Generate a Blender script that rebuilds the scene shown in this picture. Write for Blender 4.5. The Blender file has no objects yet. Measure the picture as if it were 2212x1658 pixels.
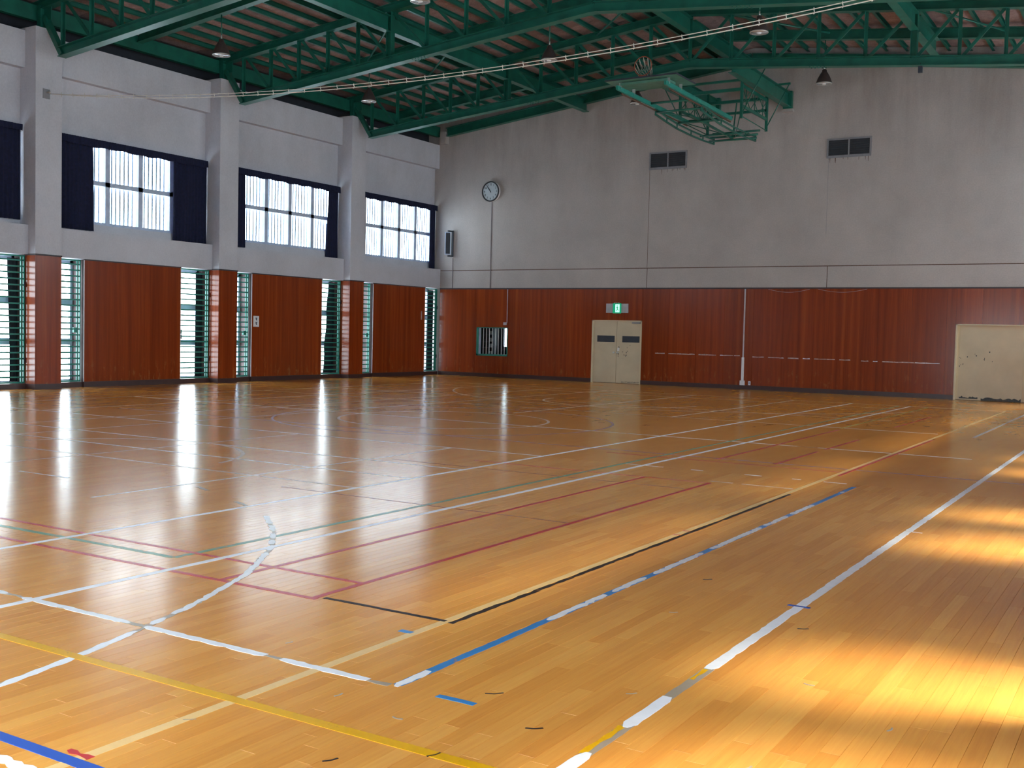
import bpy, math, random
from mathutils import Vector, Matrix
random.seed(7)
sc = bpy.context.scene
col = sc.collection
W = 22.8            # inner width between the side panel planes
LEN = 32.5          # length of the hall

# ------------------------------------------------------------------ camera
cam_d = bpy.data.cameras.new('camera')
cam = bpy.data.objects.new('camera', cam_d); col.objects.link(cam)
cam_d.sensor_fit = 'HORIZONTAL'; cam_d.sensor_width = 36.0; cam_d.lens = 37.92
cam_d.clip_start = 0.05; cam_d.clip_end = 200
Rr = Vector((0.8525765, 0.5220794, 0.0233739)); Uu = Vector((-0.0443962, 0.0277915, 0.9986274)); Ff = Vector((-0.5207132, 0.852444, -0.0468728))
cam.matrix_world = Matrix(((Rr.x, Uu.x, -Ff.x, 22.5514), (Rr.y, Uu.y, -Ff.y, -31.801), (Rr.z, Uu.z, -Ff.z, 1.5464), (0, 0, 0, 1)))
sc.camera = cam

# ------------------------------------------------------------------ light
SKY = 7.0
world = bpy.data.worlds.new('hazy_sky'); sc.world = world; world.use_nodes = True
wn = world.node_tree.nodes; wn['Background'].inputs[0].default_value = (0.83, 0.915, 1.0, 1); wn['Background'].inputs[1].default_value = SKY
sun_d = bpy.data.lights.new('sun', 'SUN'); sun_d.energy = 15.0; sun_d.color = (1.0, 0.90, 0.74); sun_d.angle = math.radians(20)
sun = bpy.data.objects.new('sun', sun_d); col.objects.link(sun)
sun.rotation_euler = Vector((-1.0, -0.26, -1.45)).to_track_quat('-Z', 'Y').to_euler()
sun.location = (40, -10, 30)
vs = sc.view_settings
vs.view_transform = 'Standard'; vs.look = 'None'; vs.exposure = 1.0; vs.gamma = 1.0; vs.use_curve_mapping = False
cy = sc.cycles
cy.use_denoising = True; cy.use_adaptive_sampling = True; cy.adaptive_threshold = 0.05; cy.time_limit = 900
cy.max_bounces = 6; cy.diffuse_bounces = 4; cy.glossy_bounces = 3; cy.transparent_max_bounces = 12; cy.transmission_bounces = 4
cy.sample_clamp_indirect = 6.0
cy.caustics_reflective = False; cy.caustics_refractive = False

# ------------------------------------------------------------------ materials
def new_mat(name):
    m = bpy.data.materials.new(name); m.use_nodes = True
    return m, m.node_tree, m.node_tree.nodes['Principled BSDF']
def N(nt, typ, **kw):
    n = nt.nodes.new(typ)
    for k, v in kw.items():
        if k.startswith('i_'): n.inputs[k[2:].replace('_', ' ')].default_value = v
        else: setattr(n, k, v)
    return n
def L(nt, a, b): nt.links.new(a, b)
def ramp(nt, fac, stops):
    r = nt.nodes.new('ShaderNodeValToRGB')
    e = r.color_ramp.elements
    while len(e) < len(stops): e.new(0.5)
    for q, (p, c) in zip(e, stops): q.position = p; q.color = (*c, 1)
    L(nt, fac, r.inputs[0]); return r
def mixc(nt, fac, a, b, mode='MIX'):
    m = nt.nodes.new('ShaderNodeMix'); m.data_type = 'RGBA'; m.blend_type = mode
    for s, v in ((m.inputs[0], fac), (m.inputs[6], a), (m.inputs[7], b)):
        if hasattr(v, 'links'): L(nt, v, s)
        elif isinstance(v, (int, float)): s.default_value = v
        else: s.default_value = (*v, 1)
    return m.outputs[2]
def pos_map(nt, scale, loc=(0, 0, 0)):
    g = nt.nodes.new('ShaderNodeNewGeometry'); mp = nt.nodes.new('ShaderNodeMapping')
    mp.inputs['Scale'].default_value = scale; mp.inputs['Location'].default_value = loc
    L(nt, g.outputs['Position'], mp.inputs[0]); return mp.outputs[0]
def noise(nt, vec, scale=1.0, detail=4, rough=0.55):
    n = nt.nodes.new('ShaderNodeTexNoise'); n.inputs['Scale'].default_value = scale
    n.inputs['Detail'].default_value = detail; n.inputs['Roughness'].default_value = rough
    L(nt, vec, n.inputs['Vector']); return n.outputs['Fac']
def plain(name, c, rough=0.5, metal=0.0, var=0.12, vscale=6.0):
    m, nt, b = new_mat(name)
    n = noise(nt, pos_map(nt, (vscale,) * 3))
    c0 = tuple(max(0, x * (1 - var)) for x in c); c1 = tuple(min(1, x * (1 + var)) for x in c)
    r = ramp(nt, n, [(0.3, c0), (0.7, c1)])
    L(nt, r.outputs[0], b.inputs['Base Color'])
    b.inputs['Roughness'].default_value = rough; b.inputs['Metallic'].default_value = metal
    return m
def emit(name, c, s):
    m, nt, b = new_mat(name)
    b.inputs['Base Color'].default_value = (*c, 1); b.inputs['Emission Color'].default_value = (*c, 1); b.inputs['Emission Strength'].default_value = s
    return m

M = {}
# plaster, stained with vertical runs and blotches
def plaster(name, base, stain, amount):
    m, nt, b = new_mat(name)
    bl = noise(nt, pos_map(nt, (0.5, 0.5, 0.45)), 1.0, 7, 0.65)
    st = noise(nt, pos_map(nt, (1.3, 1.3, 0.22)), 1.0, 7, 0.68)
    fine = noise(nt, pos_map(nt, (26, 26, 26)), 1.0, 3)
    g = nt.nodes.new('ShaderNodeNewGeometry'); sx = nt.nodes.new('ShaderNodeSeparateXYZ'); L(nt, g.outputs['Position'], sx.inputs[0])
    hi = N(nt, 'ShaderNodeMapRange'); L(nt, sx.outputs[2], hi.inputs[0]); hi.inputs[1].default_value = 5.0; hi.inputs[2].default_value = 9.6
    mul = N(nt, 'ShaderNodeMath', operation='MULTIPLY'); r1 = ramp(nt, st, [(0.42, (0, 0, 0)), (0.72, (1, 1, 1))]); L(nt, r1.outputs[0], mul.inputs[0]); L(nt, hi.outputs[0], mul.inputs[1])
    m2 = N(nt, 'ShaderNodeMath', operation='MULTIPLY'); L(nt, mul.outputs[0], m2.inputs[0]); m2.inputs[1].default_value = amount
    c = ramp(nt, bl, [(0.3, tuple(x * 0.84 for x in base)), (0.7, tuple(min(1, x * 1.08) for x in base))]).outputs[0]
    c = mixc(nt, m2.outputs[0], c, stain)
    c = mixc(nt, 0.10, c, ramp(nt, fine, [(0.3, (0.3, 0.3, 0.3)), (0.7, (0.9, 0.9, 0.9))]).outputs[0], 'OVERLAY')
    L(nt, c, b.inputs['Base Color']); b.inputs['Roughness'].default_value = 0.85
    bp = N(nt, 'ShaderNodeBump'); bp.inputs['Strength'].default_value = 0.12; bp.inputs['Distance'].default_value = 0.01; L(nt, fine, bp.inputs['Height']); L(nt, bp.outputs[0], b.inputs['Normal'])
    return m
M['plaster'] = plaster('plaster_side', (0.565, 0.56, 0.615), (0.25, 0.21, 0.19), 0.25)  # lighter lavender base puts the bloom of the windows into the colour
M['plaster_back'] = plaster('plaster_back', (0.45, 0.405, 0.385), (0.22, 0.17, 0.15), 0.6)
M['ledge'] = plain('dusty_ledge', (0.42, 0.41, 0.42), 0.8, var=0.3, vscale=9)

# red-brown varnished veneer with vertical figure
def veneer():
    m, nt, b = new_mat('varnished_veneer')
    a = noise(nt, pos_map(nt, (7.0, 7.0, 0.12)), 1.0, 5, 0.6)
    f = noise(nt, pos_map(nt, (60, 60, 1.2)), 1.0, 4, 0.7)
    oi = N(nt, 'ShaderNodeObjectInfo')
    c = ramp(nt, a, [(0.28, (0.165, 0.022, 0.003)), (0.55, (0.25, 0.039, 0.006)), (0.78, (0.33, 0.068, 0.011))]).outputs[0]
    c = mixc(nt, 0.35, c, ramp(nt, f, [(0.3, (0.3, 0.3, 0.3)), (0.7, (0.75, 0.75, 0.75))]).outputs[0], 'OVERLAY')
    tone = N(nt, 'ShaderNodeMapRange'); L(nt, oi.outputs['Random'], tone.inputs[0]); tone.inputs[3].default_value = 0.9; tone.inputs[4].default_value = 1.12
    hs = N(nt, 'ShaderNodeHueSaturation'); L(nt, c, hs.inputs['Color']); L(nt, tone.outputs[0], hs.inputs['Value'])
    # worn pale scuffs low on the panels
    sc1 = noise(nt, pos_map(nt, (9, 9, 2.5)), 1.0, 4, 0.7)
    g = nt.nodes.new('ShaderNodeNewGeometry'); sx = nt.nodes.new('ShaderNodeSeparateXYZ'); L(nt, g.outputs['Position'], sx.inputs[0])
    band = N(nt, 'ShaderNodeMapRange'); L(nt, sx.outputs[2], band.inputs[0]); band.inputs[1].default_value = 0.75; band.inputs[2].default_value = 0.35
    mu = N(nt, 'ShaderNodeMath', operation='MULTIPLY'); L(nt, band.outputs[0], mu.inputs[0]); L(nt, ramp(nt, sc1, [(0.56, (0, 0, 0)), (0.72, (0.5, 0.5, 0.5))]).outputs[0], mu.inputs[1])
    c = mixc(nt, mu.outputs[0], hs.outputs[0], (0.42, 0.20, 0.07))
    L(nt, c, b.inputs['Base Color']); b.inputs['Roughness'].default_value = 0.2; b.inputs['Specular IOR Level'].default_value = 0.32
    return m
M['veneer'] = veneer()
M['trimdark'] = plain('dark_trim', (0.035, 0.022, 0.025), 0.45)
M['base'] = plain('baseboard_brown', (0.055, 0.024, 0.022), 0.35)
M['green'] = plain('green_steel_paint', (0.010, 0.115, 0.080), 0.38, var=0.25, vscale=3.0)
M['teal'] = plain('teal_grille_paint', (0.02, 0.22, 0.17), 0.4, var=0.15)
M['navy'] = plain('navy_curtain_cloth', (0.007, 0.009, 0.036), 0.95, var=0.3, vscale=14)
M['black'] = plain('black_curtain_cloth', (0.012, 0.013, 0.020), 0.95, var=0.3, vscale=14)
M['alu'] = plain('aluminium_frame', (0.50, 0.58, 0.74), 0.42, 0.0)  # blue, lightened tint paints window bloom and backlight into the frames
M['bar'] = plain('grey_bar', (0.40, 0.47, 0.58), 0.5, 0.0)
M['cream'] = plain('cream_door_paint', (0.60, 0.50, 0.345), 0.45, var=0.08, vscale=1.6)
M['creamj'] = plain('cream_jamb_paint', (0.66, 0.56, 0.37), 0.45, var=0.08, vscale=1.6)
M['dark'] = plain('dark_void', (0.02, 0.022, 0.03), 0.9)
M['slat'] = plain('dark_louvre', (0.05, 0.052, 0.06), 0.6)
M['frame'] = plain('grey_vent_frame', (0.23, 0.23, 0.25), 0.5)
M['white'] = plain('white_plastic', (0.75, 0.74, 0.74), 0.4, var=0.05)
M['brown'] = plain('brown_reveal', (0.075, 0.042, 0.042), 0.6, var=0.25, vscale=10)
M['shade'] = plain('brown_lamp_shade', (0.055, 0.038, 0.035), 0.4)
M['lens'] = plain('silver_lamp_reflector', (0.78, 0.78, 0.80), 0.18, 0.7, var=0.15, vscale=30)
M['steel'] = plain('bare_steel', (0.55, 0.55, 0.53), 0.35, 0.6)
M['rope'] = plain('pale_wire', (0.62, 0.58, 0.52), 0.5)
M['rim'] = plain('orange_rim', (0.30, 0.07, 0.03), 0.5)
M['net'] = plain('cream_net', (0.50, 0.47, 0.40), 0.8)
M['rust'] = plain('rust_mark', (0.10, 0.05, 0.03), 0.9, var=0.4, vscale=30)
M['chip'] = plain('chipped_paint', (0.07, 0.075, 0.08), 0.8, var=0.4, vscale=30)
M['roofdeck'] = plain('roof_deck', (0.12, 0.10, 0.09), 0.9)
M['conduit'] = plain('grey_conduit', (0.20, 0.17, 0.18), 0.6)
M['conduit_w'] = plain('pale_conduit', (0.52, 0.45, 0.43), 0.5)
M['inkdark'] = plain('dark_print', (0.03, 0.035, 0.05), 0.6)
M['clockface'] = plain('clock_face', (0.50, 0.56, 0.60), 0.35, var=0.05)
M['clockrim'] = plain('clock_rim', (0.03, 0.03, 0.035), 0.4)
M['backboard'] = plain('green_backboard', (0.075, 0.20, 0.15), 0.5, var=0.15)
M['exitgreen'] = emit('exit_green', (0.0, 0.30, 0.14), 0.35)
M['exitwhite'] = emit('exit_white', (0.5, 1.0, 0.82), 0.55)
M['exitgrey'] = plain('exit_plate', (0.44, 0.43, 0.46), 0.5)
M['tape'] = plain('worn_pale_tape', (0.50, 0.38, 0.33), 0.6, var=0.45, vscale=12)

def board_mat():
    m, nt, b = new_mat('wood_wool_board')
    n = noise(nt, pos_map(nt, (5, 5, 5)), 1.0, 6, 0.75); f = noise(nt, pos_map(nt, (45, 45, 45)), 1.0, 3, 0.7)
    oi = N(nt, 'ShaderNodeObjectInfo'); g = N(nt, 'ShaderNodeNewGeometry')
    ad = N(nt, 'ShaderNodeMath', operation='ADD'); L(nt, oi.outputs['Random'], ad.inputs[0]); L(nt, g.outputs['Random Per Island'], ad.inputs[1])
    fr = N(nt, 'ShaderNodeMath', operation='FRACT'); L(nt, ad.outputs[0], fr.inputs[0])
    c = ramp(nt, n, [(0.3, (0.20, 0.12, 0.112)), (0.7, (0.37, 0.245, 0.225))]).outputs[0]
    c = mixc(nt, 0.45, c, ramp(nt, f, [(0.3, (0.25,) * 3), (0.7, (0.85,) * 3)]).outputs[0], 'OVERLAY')
    tn = N(nt, 'ShaderNodeMapRange'); L(nt, fr.outputs[0], tn.inputs[0]); tn.inputs[3].default_value = 0.72; tn.inputs[4].default_value = 1.25
    hs = N(nt, 'ShaderNodeHueSaturation'); L(nt, c, hs.inputs['Color']); L(nt, tn.outputs[0], hs.inputs['Value'])
    L(nt, hs.outputs[0], b.inputs['Base Color']); b.inputs['Roughness'].default_value = 0.95
    return m
M['board'] = board_mat()

PW = 0.0775                     # floor plank width
WOOD = [(0.0, (0.62, 0.248, 0.044)), (0.35, (0.65, 0.272, 0.050)), (0.7, (0.68, 0.295, 0.057)), (1.0, (0.71, 0.325, 0.068))]
def floor_finish(nt, b, c, far=False):
    grain = noise(nt, pos_map(nt, (55, 2.2, 1)), 1.0, 4, 0.65)
    big = noise(nt, pos_map(nt, (0.9, 0.35, 1)), 1.0, 5, 0.6)
    if not far: c = mixc(nt, 0.24, c, ramp(nt, grain, [(0.3, (0.3, 0.3, 0.3)), (0.7, (0.72, 0.72, 0.72))]).outputs[0], 'OVERLAY')
    c = mixc(nt, 0.14, c, ramp(nt, big, [(0.3, (0.34, 0.32, 0.31)), (0.7, (0.62, 0.62, 0.62))]).outputs[0], 'OVERLAY')
    L(nt, c, b.inputs['Base Color'])
    rn = noise(nt, pos_map(nt, (1.6, 0.8, 1)), 1.0, 5, 0.65)
    mr = N(nt, 'ShaderNodeMapRange'); L(nt, rn, mr.inputs[0]); mr.inputs[1].default_value = 0.25; mr.inputs[2].default_value = 0.75; mr.inputs[3].default_value = 0.175; mr.inputs[4].default_value = 0.215
    L(nt, mr.outputs[0], b.inputs['Roughness'])
    wv = noise(nt, pos_map(nt, (5.0, 1.3, 1)), 1.0, 3, 0.5)
    bp = N(nt, 'ShaderNodeBump'); bp.inputs['Strength'].default_value = 0.12; bp.inputs['Distance'].default_value = 0.004; L(nt, wv, bp.inputs['Height'])
    if not far: L(nt, bp.outputs[0], b.inputs['Normal'])
    b.inputs['Specular IOR Level'].default_value = 0.32
def plank_mat():
    m, nt, b = new_mat('varnished_floor_plank')
    oi = N(nt, 'ShaderNodeObjectInfo'); g = N(nt, 'ShaderNodeNewGeometry')
    ad = N(nt, 'ShaderNodeMath', operation='ADD'); L(nt, oi.outputs['Random'], ad.inputs[0]); L(nt, g.outputs['Random Per Island'], ad.inputs[1])
    fr = N(nt, 'ShaderNodeMath', operation='FRACT'); L(nt, ad.outputs[0], fr.inputs[0])
    floor_finish(nt, b, ramp(nt, fr.outputs[0], WOOD).outputs[0]); return m
def floor_mat():
    m, nt, b = new_mat('varnished_floor')
    pn = noise(nt, pos_map(nt, (6.0, 0.9, 1)), 1.0, 2, 0.5)
    floor_finish(nt, b, ramp(nt, pn, [(0.3, (0.64, 0.264, 0.048)), (0.7, (0.672, 0.289, 0.055))]).outputs[0], True); return m
M['plank'] = plank_mat(); M['floor'] = floor_mat()
M['sub'] = plain('subfloor', (0.06, 0.035, 0.02), 0.8)

def paint(name, c, rough=0.28, wear=0.0):
    m, nt, b = new_mat(name)
    n = noise(nt, pos_map(nt, (14, 14, 14)), 1.0, 5, 0.7)
    cc = ramp(nt, n, [(0.3, tuple(x * 0.9 for x in c)), (0.7, c)]).outputs[0]
    if wear > 0:
        w = noise(nt, pos_map(nt, (7, 7, 7)), 1.0, 6, 0.8)
        cc = mixc(nt, ramp(nt, w, [(0.62 - wear * 0.3, (0, 0, 0)), (0.68 - wear * 0.2, (1, 1, 1))]).outputs[0], cc, (0.42, 0.19, 0.05))
    L(nt, cc, b.inputs['Base Color']); b.inputs['Roughness'].default_value = rough; b.inputs['Specular IOR Level'].default_value = 0.28
    return m
M['pw'] = paint('white_line_paint', (0.80, 0.79, 0.80)); M['pww'] = paint('worn_white_line', (0.72, 0.66, 0.62), wear=0.25)
M['pf'] = paint('faded_white_line', (0.60, 0.45, 0.36), wear=0.35)
M['pc'] = paint('cream_line_paint', (0.78, 0.50, 0.20)); M['pk'] = paint('black_line_paint', (0.022, 0.013, 0.012), 0.45, wear=0.12)
M['pr'] = paint('red_line_paint', (0.50, 0.035, 0.04), wear=0.1); M['pb'] = paint('blue_line_paint', (0.04, 0.21, 0.48), wear=0.08)
M['pbb'] = paint('royal_blue_line', (0.025, 0.09, 0.42)); M['pg'] = paint('green_line_paint', (0.14, 0.28, 0.17), wear=0.2)
M['py'] = paint('mustard_line_paint', (0.74, 0.37, 0.004), wear=0.03); M['pv'] = paint('violet_line_paint', (0.26, 0.13, 0.22), wear=0.35)
M['po'] = paint('olive_line_paint', (0.42, 0.34, 0.07), wear=0.25); M['pgr'] = paint('bare_grey_line', (0.36, 0.28, 0.20), wear=0.2)
M['pbrn'] = paint('thin_brown_line', (0.22, 0.05, 0.025), wear=0.2)

def glass_mat():
    m = bpy.data.materials.new('window_glass'); m.use_nodes = True; nt = m.node_tree; nt.nodes.clear()
    o = N(nt, 'ShaderNodeOutputMaterial'); mx = N(nt, 'ShaderNodeMixShader'); t = N(nt, 'ShaderNodeBsdfTransparent'); g = N(nt, 'ShaderNodeBsdfGlossy')
    t.inputs[0].default_value = (0.93, 0.97, 0.97, 1); g.inputs['Roughness'].default_value = 0.05
    lw = N(nt, 'ShaderNodeLayerWeight'); lw.inputs[0].default_value = 0.5
    pw = N(nt, 'ShaderNodeMath', operation='POWER'); L(nt, lw.outputs['Facing'], pw.inputs[0]); pw.inputs[1].default_value = 5.0
    f = N(nt, 'ShaderNodeMath', operation='MULTIPLY_ADD'); L(nt, pw.outputs[0], f.inputs[0]); f.inputs[1].default_value = 0.6; f.inputs[2].default_value = 0.03
    L(nt, f.outputs[0], mx.inputs[0]); L(nt, t.outputs[0], mx.inputs[1]); L(nt, g.outputs[0], mx.inputs[2]); L(nt, mx.outputs[0], o.inputs[0])
    return m
M['glass'] = glass_mat()

# ------------------------------------------------------------------ mesh helpers
class MB:
    def __init__(s): s.v = []; s.f = []
    def quad8(s, p):
        i = len(s.v); s.v += [tuple(q) for q in p]
        for a in ((0, 3, 2, 1), (4, 5, 6, 7), (0, 1, 5, 4), (1, 2, 6, 5), (2, 3, 7, 6), (3, 0, 4, 7)): s.f.append([i + k for k in a])
        return s
    def box(s, x0, x1, y0, y1, z0, z1):
        return s.quad8([(x0, y0, z0), (x1, y0, z0), (x1, y1, z0), (x0, y1, z0), (x0, y0, z1), (x1, y0, z1), (x1, y1, z1), (x0, y1, z1)])
    def bar(s, a, b, w, h, up=(0, 0, 1), off=(0, 0)):
        a = Vector(a); b = Vector(b); d = (b - a).normalized(); u = Vector(up)
        l = d.cross(u)
        if l.length < 1e-4: l = d.cross(Vector((1, 0, 0)))
        l.normalize(); u = l.cross(d)
        a = a + l * off[0] + u * off[1]; b = b + l * off[0] + u * off[1]
        l = l * w / 2; u = u * h / 2
        return s.quad8([a - l - u, a + l - u, b + l - u, b - l - u, a - l + u, a + l + u, b + l + u, b - l + u])
    def hbeam(s, a, b, w, h, t=0.014, up=(0, 0, 1)):
        s.bar(a, b, t, h - 2 * t, up); s.bar(a, b, w, t, up, (0, h / 2 - t / 2)); s.bar(a, b, w, t, up, (0, -h / 2 + t / 2)); return s
    def tube(s, pts, r, n=8, cap=True):
        pts = [Vector(p) for p in pts]; base = len(s.v); prev = None
        for k, p in enumerate(pts):
            d = (pts[min(k + 1, len(pts) - 1)] - pts[max(k - 1, 0)]).normalized()
            if prev is None: l = d.orthogonal().normalized()
            else:
                l = prev - d * prev.dot(d); l.normalize()
            prev = l; u = d.cross(l)
            rr = r[k] if isinstance(r, (list, tuple)) else r
            for j in range(n):
                a = 2 * math.pi * j / n; s.v.append(tuple(p + l * rr * math.cos(a) + u * rr * math.sin(a)))
        for k in range(len(pts) - 1):
            for j in range(n):
                a = base + k * n + j; b2 = base + k * n + (j + 1) % n; s.f.append([a, b2, b2 + n, a + n])
        if cap:
            s.f.append([base + j for j in range(n)][::-1]); s.f.append([base + (len(pts) - 1) * n + j for j in range(n)])
        return s
    def lathe(s, prof, n=24, c=(0, 0, 0), axis='z', cap=True):
        base = len(s.v)
        for r, h in prof:
            for j in range(n):
                a = 2 * math.pi * j / n; x = r * math.cos(a); y = r * math.sin(a)
                s.v.append((c[0] + x, c[1] + y, c[2] + h) if axis == 'z' else (c[0] + x, c[1] - h, c[2] + y))
        for k in range(len(prof) - 1):
            for j in range(n):
                a = base + k * n + j; b = base + k * n + (j + 1) % n; s.f.append([a, b, b + n, a + n])
        if cap:
            s.f.append([base + j for j in range(n)][::-1]); s.f.append([base + (len(prof) - 1) * n + j for j in range(n)])
        return s
    def prism(s, poly, axis, a, b):
        """poly of 2D points; axis 'y': (x,z) extruded along y; 'x': (y,z) along x; 'z': (x,y) along z"""
        def P(q, t): return (q[0], t, q[1]) if axis == 'y' else ((t, q[0], q[1]) if axis == 'x' else (q[0], q[1], t))
        i = len(s.v); n = len(poly); s.v += [P(q, a) for q in poly] + [P(q, b) for q in poly]
        s.f.append([i + k for k in range(n)][::-1]); s.f.append([i + n + k for k in range(n)])
        for k in range(n): s.f.append([i + k, i + (k + 1) % n, i + n + (k + 1) % n, i + n + k])
        return s
    def mesh(s, name, mat, smooth=False):
        me = bpy.data.meshes.new(name); me.from_pydata(s.v, [], s.f); me.validate(); 
        import bmesh
        bm = bmesh.new(); bm.from_mesh(me); bmesh.ops.recalc_face_normals(bm, faces=bm.faces); bm.to_mesh(me); bm.free()
        me.materials.append(M[mat])
        if smooth:
            me.polygons.foreach_set('use_smooth', [True] * len(me.polygons))
        me.update(); return me
    def build(s, name, mat, parent=None, smooth=False):
        return obj(name, s.mesh(name, mat, smooth), parent)
def obj(name, me, parent=None, loc=None):
    o = bpy.data.objects.new(name, me); col.objects.link(o)
    if parent is not None: o.parent = parent
    if loc is not None: o.location = loc
    return o
def tag(o, label=None, cat=None, group=None, kind=None):
    for k, v in (('label', label), ('category', cat), ('group', group), ('kind', kind)):
        if v: o[k] = v
    return o
def empty(name, loc=(0, 0, 0)):
    o = bpy.data.objects.new(name, None); col.objects.link(o); o.empty_display_size = 0.1
    o.location = loc; return o
def struct(o, label=None, cat=None): return tag(o, label, cat, kind='structure')
def fold(x): return min(x, W - x)
def top_z(x): return 8.82 + 0.11 * fold(x)          # centre line of the truss top chords and rafters
def bot_z(x): return 7.58 + 0.0975 * (fold(x) - 0.72)
DECK = 0.22
COLS = [-4.95, -10.45, -16.03, -21.6, -27.15]
HW = 3.1

# ------------------------------------------------------------------ floor
NX0, NY0, NY1 = 11.95, -LEN, -19.95       # near part of the floor, laid with real planks
mb = MB(); mb.box(-0.7, W + 0.7, NY1, 0.25, -0.3, 0.0); mb.box(-0.7, NX0, -LEN, NY1, -0.3, 0.0)
floor = struct(mb.build('floor', 'floor'), 'glossy honey-brown wooden sports hall floor with coloured court lines', 'floor')
mb = MB(); mb.box(NX0, W + 0.7, -LEN, NY1, -0.3, -0.021); mb.build('subfloor', 'sub', floor)
def plank_shape(mb, x0, x1, y0, y1):
    c = 0.0008; z = 0.0
    i = len(mb.v)
    mb.v += [(x0, y0, -0.02), (x1, y0, -0.02), (x1, y1, -0.02), (x0, y1, -0.02), (x0, y0, z - 2 * c), (x1, y0, z - 2 * c), (x1, y1, z - 2 * c), (x0, y1, z - 2 * c),
             (x0 + c, y0 + c, z), (x1 - c, y0 + c, z), (x1 - c, y1 - c, z), (x0 + c, y1 - c, z)]
    for a in ((0, 3, 2, 1), (0, 1, 5, 4), (1, 2, 6, 5), (2, 3, 7, 6), (3, 0, 4, 7), (4, 5, 9, 8), (5, 6, 10, 9), (6, 7, 11, 10), (7, 4, 8, 11), (8, 9, 10, 11)):
        mb.f.append([i + k for k in a])
planks = []
rows = int((W + 0.02 - NX0) / PW)
for r in range(rows + 1):
    x0 = NX0 + r * PW; x1 = min(x0 + PW, W + 0.02)
    y = NY0 - random.random() * 0.9
    while y < NY1:
        ln = random.choice((0.61, 0.91, 0.91, 1.21)); y1 = min(y + ln, NY1)
        if NY1 - y1 < 0.15: y1 = NY1
        ya = max(y, NY0)
        if y1 - ya > 0.02:
            d = math.hypot((x0 + x1) / 2 - 20.7, (ya + y1) / 2 + 28.4)
            planks.append((d, x0, x1, ya, y1))
        y = y1
planks.sort()
G = 0.00025
cache = {}
for d, x0, x1, ya, y1 in planks[:300]:
    key = (round(x1 - x0, 4), round(y1 - ya, 3))
    if key not in cache:
        m_ = MB(); plank_shape(m_, G, x1 - x0 - G, G, y1 - ya - G); cache[key] = m_.mesh('plank', 'plank')
    obj('plank', cache[key], floor, (x0, ya, 0))
m_ = MB()
for d, x0, x1, ya, y1 in planks[300:]: plank_shape(m_, x0 + G, x1 - G, ya + G, y1 - G)
tag(m_.build('planks', 'plank', floor), kind='stuff')

# court lines: thin painted strips
zlev = [0.0004]
def strip(pts, w, mat, jag=0.0, gaps=(), name='court_line', step=0.06, taper=False):
    """pts: polyline of (x, y); gaps: list of (d0, d1) distances along it left bare"""
    P = [Vector((a, b)) for a, b in pts]; seg = []
    L_ = 0; cum = [0]
    for a, b in zip(P, P[1:]): L_ += (b - a).length; cum.append(L_)
    def at(d):
        for k in range(len(P) - 1):
            if d <= cum[k + 1] + 1e-9:
                t = (d - cum[k]) / max(1e-9, cum[k + 1] - cum[k]); dr = (P[k + 1] - P[k]).normalized(); return P[k].lerp(P[k + 1], t), dr
        return P[-1], (P[-1] - P[-2]).normalized()
    ranges = []; s0 = 0
    for g0, g1 in sorted(gaps):
        if g0 > s0: ranges.append((s0, g0))
        s0 = max(s0, g1)
    if s0 < L_: ranges.append((s0, L_))
    mb = MB(); z = zlev[0]; zlev[0] += 0.00002
    for a, b in ranges:
        n = max(1, int((b - a) / step)) if (jag > 0 or len(P) > 2) else 1
        ring = []
        for k in range(n + 1):
            d = a + (b - a) * k / n; p, dr = at(d); nr = Vector((-dr.y, dr.x))
            l = w / 2 - abs(random.gauss(0, jag)) if jag else w / 2; r = w / 2 - abs(random.gauss(0, jag)) if jag else w / 2
            if taper and jag and k in (0, n): l *= 0.3 if random.random() < .5 else .9; r *= 0.5
            l = max(l, 0.004); r = max(r, 0.004)
            ring.append((p + nr * l, p - nr * r))
        i = len(mb.v)
        for q, t in ring: mb.v += [(q.x, q.y, z), (t.x, t.y, z), (q.x, q.y, 0.00005), (t.x, t.y, 0.00005)]
        for k in range(n):
            o = i + 4 * k
            mb.f += [[o, o + 1, o + 5, o + 4], [o, o + 4, o + 6, o + 2], [o + 1, o + 3, o + 7, o + 5]]
        mb.f += [[i, i + 2, i + 3, i + 1], [i + 4 * n, i + 4 * n + 1, i + 4 * n + 3, i + 4 * n + 2]]
    return mb.build(name, mat, floor)
def ly(x, y0, y1, w, mat, **k): return strip([(x, y0), (x, y1)], w, mat, **k)
def lx(y, x0, x1, w, mat, **k): return strip([(x0, y), (x1, y)], w, mat, **k)
F = 'pf'
# faint lines of the far and left courts
for y in (-4.45, -5.8, -9.85, -12.35): lx(y, 3.5, 17.2, 0.04, F)
lx(-4.45, 17.2, 19.55, 0.044, 'pww'); lx(-9.85, 17.2, 17.9, 0.04, F); lx(-12.35, 17.2, 19.2, 0.050, 'pww')
for y in (-19.95, -21.75, -22.72, -23.62): lx(y, 3.5, 15.8, 0.050, 'pww' if y > -23 else F)
for x in (3.5, 5.6, 7.58, 9.0): ly(x, -29, -4.45, 0.045, F)
ly(11.67, -27, -19.95, 0.04, F); ly(11.67, -13.9, -4.45, 0.044, 'pww')
ly(14.4, -25.6, -19.95, 0.044, 'pww'); ly(14.33, -12.4, -4.45, 0.044, 'pww')
strip([(11.6 + 1.85 * math.cos(a * math.pi / 32), -16.15 + 1.85 * math.sin(a * math.pi / 32)) for a in range(65)], 0.05, F)
strip([(11.6 + 2.98 * math.cos(a * math.pi / 32), -16.15 + 2.98 * math.sin(a * math.pi / 32)) for a in range(65)], 0.04, 'pv')
strip([(11.6 + 1.85 * math.cos(a * math.pi / 24), -23.6 + 1.85 * math.sin(a * math.pi / 24)) for a in range(2, 23)], 0.05, F)
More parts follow.
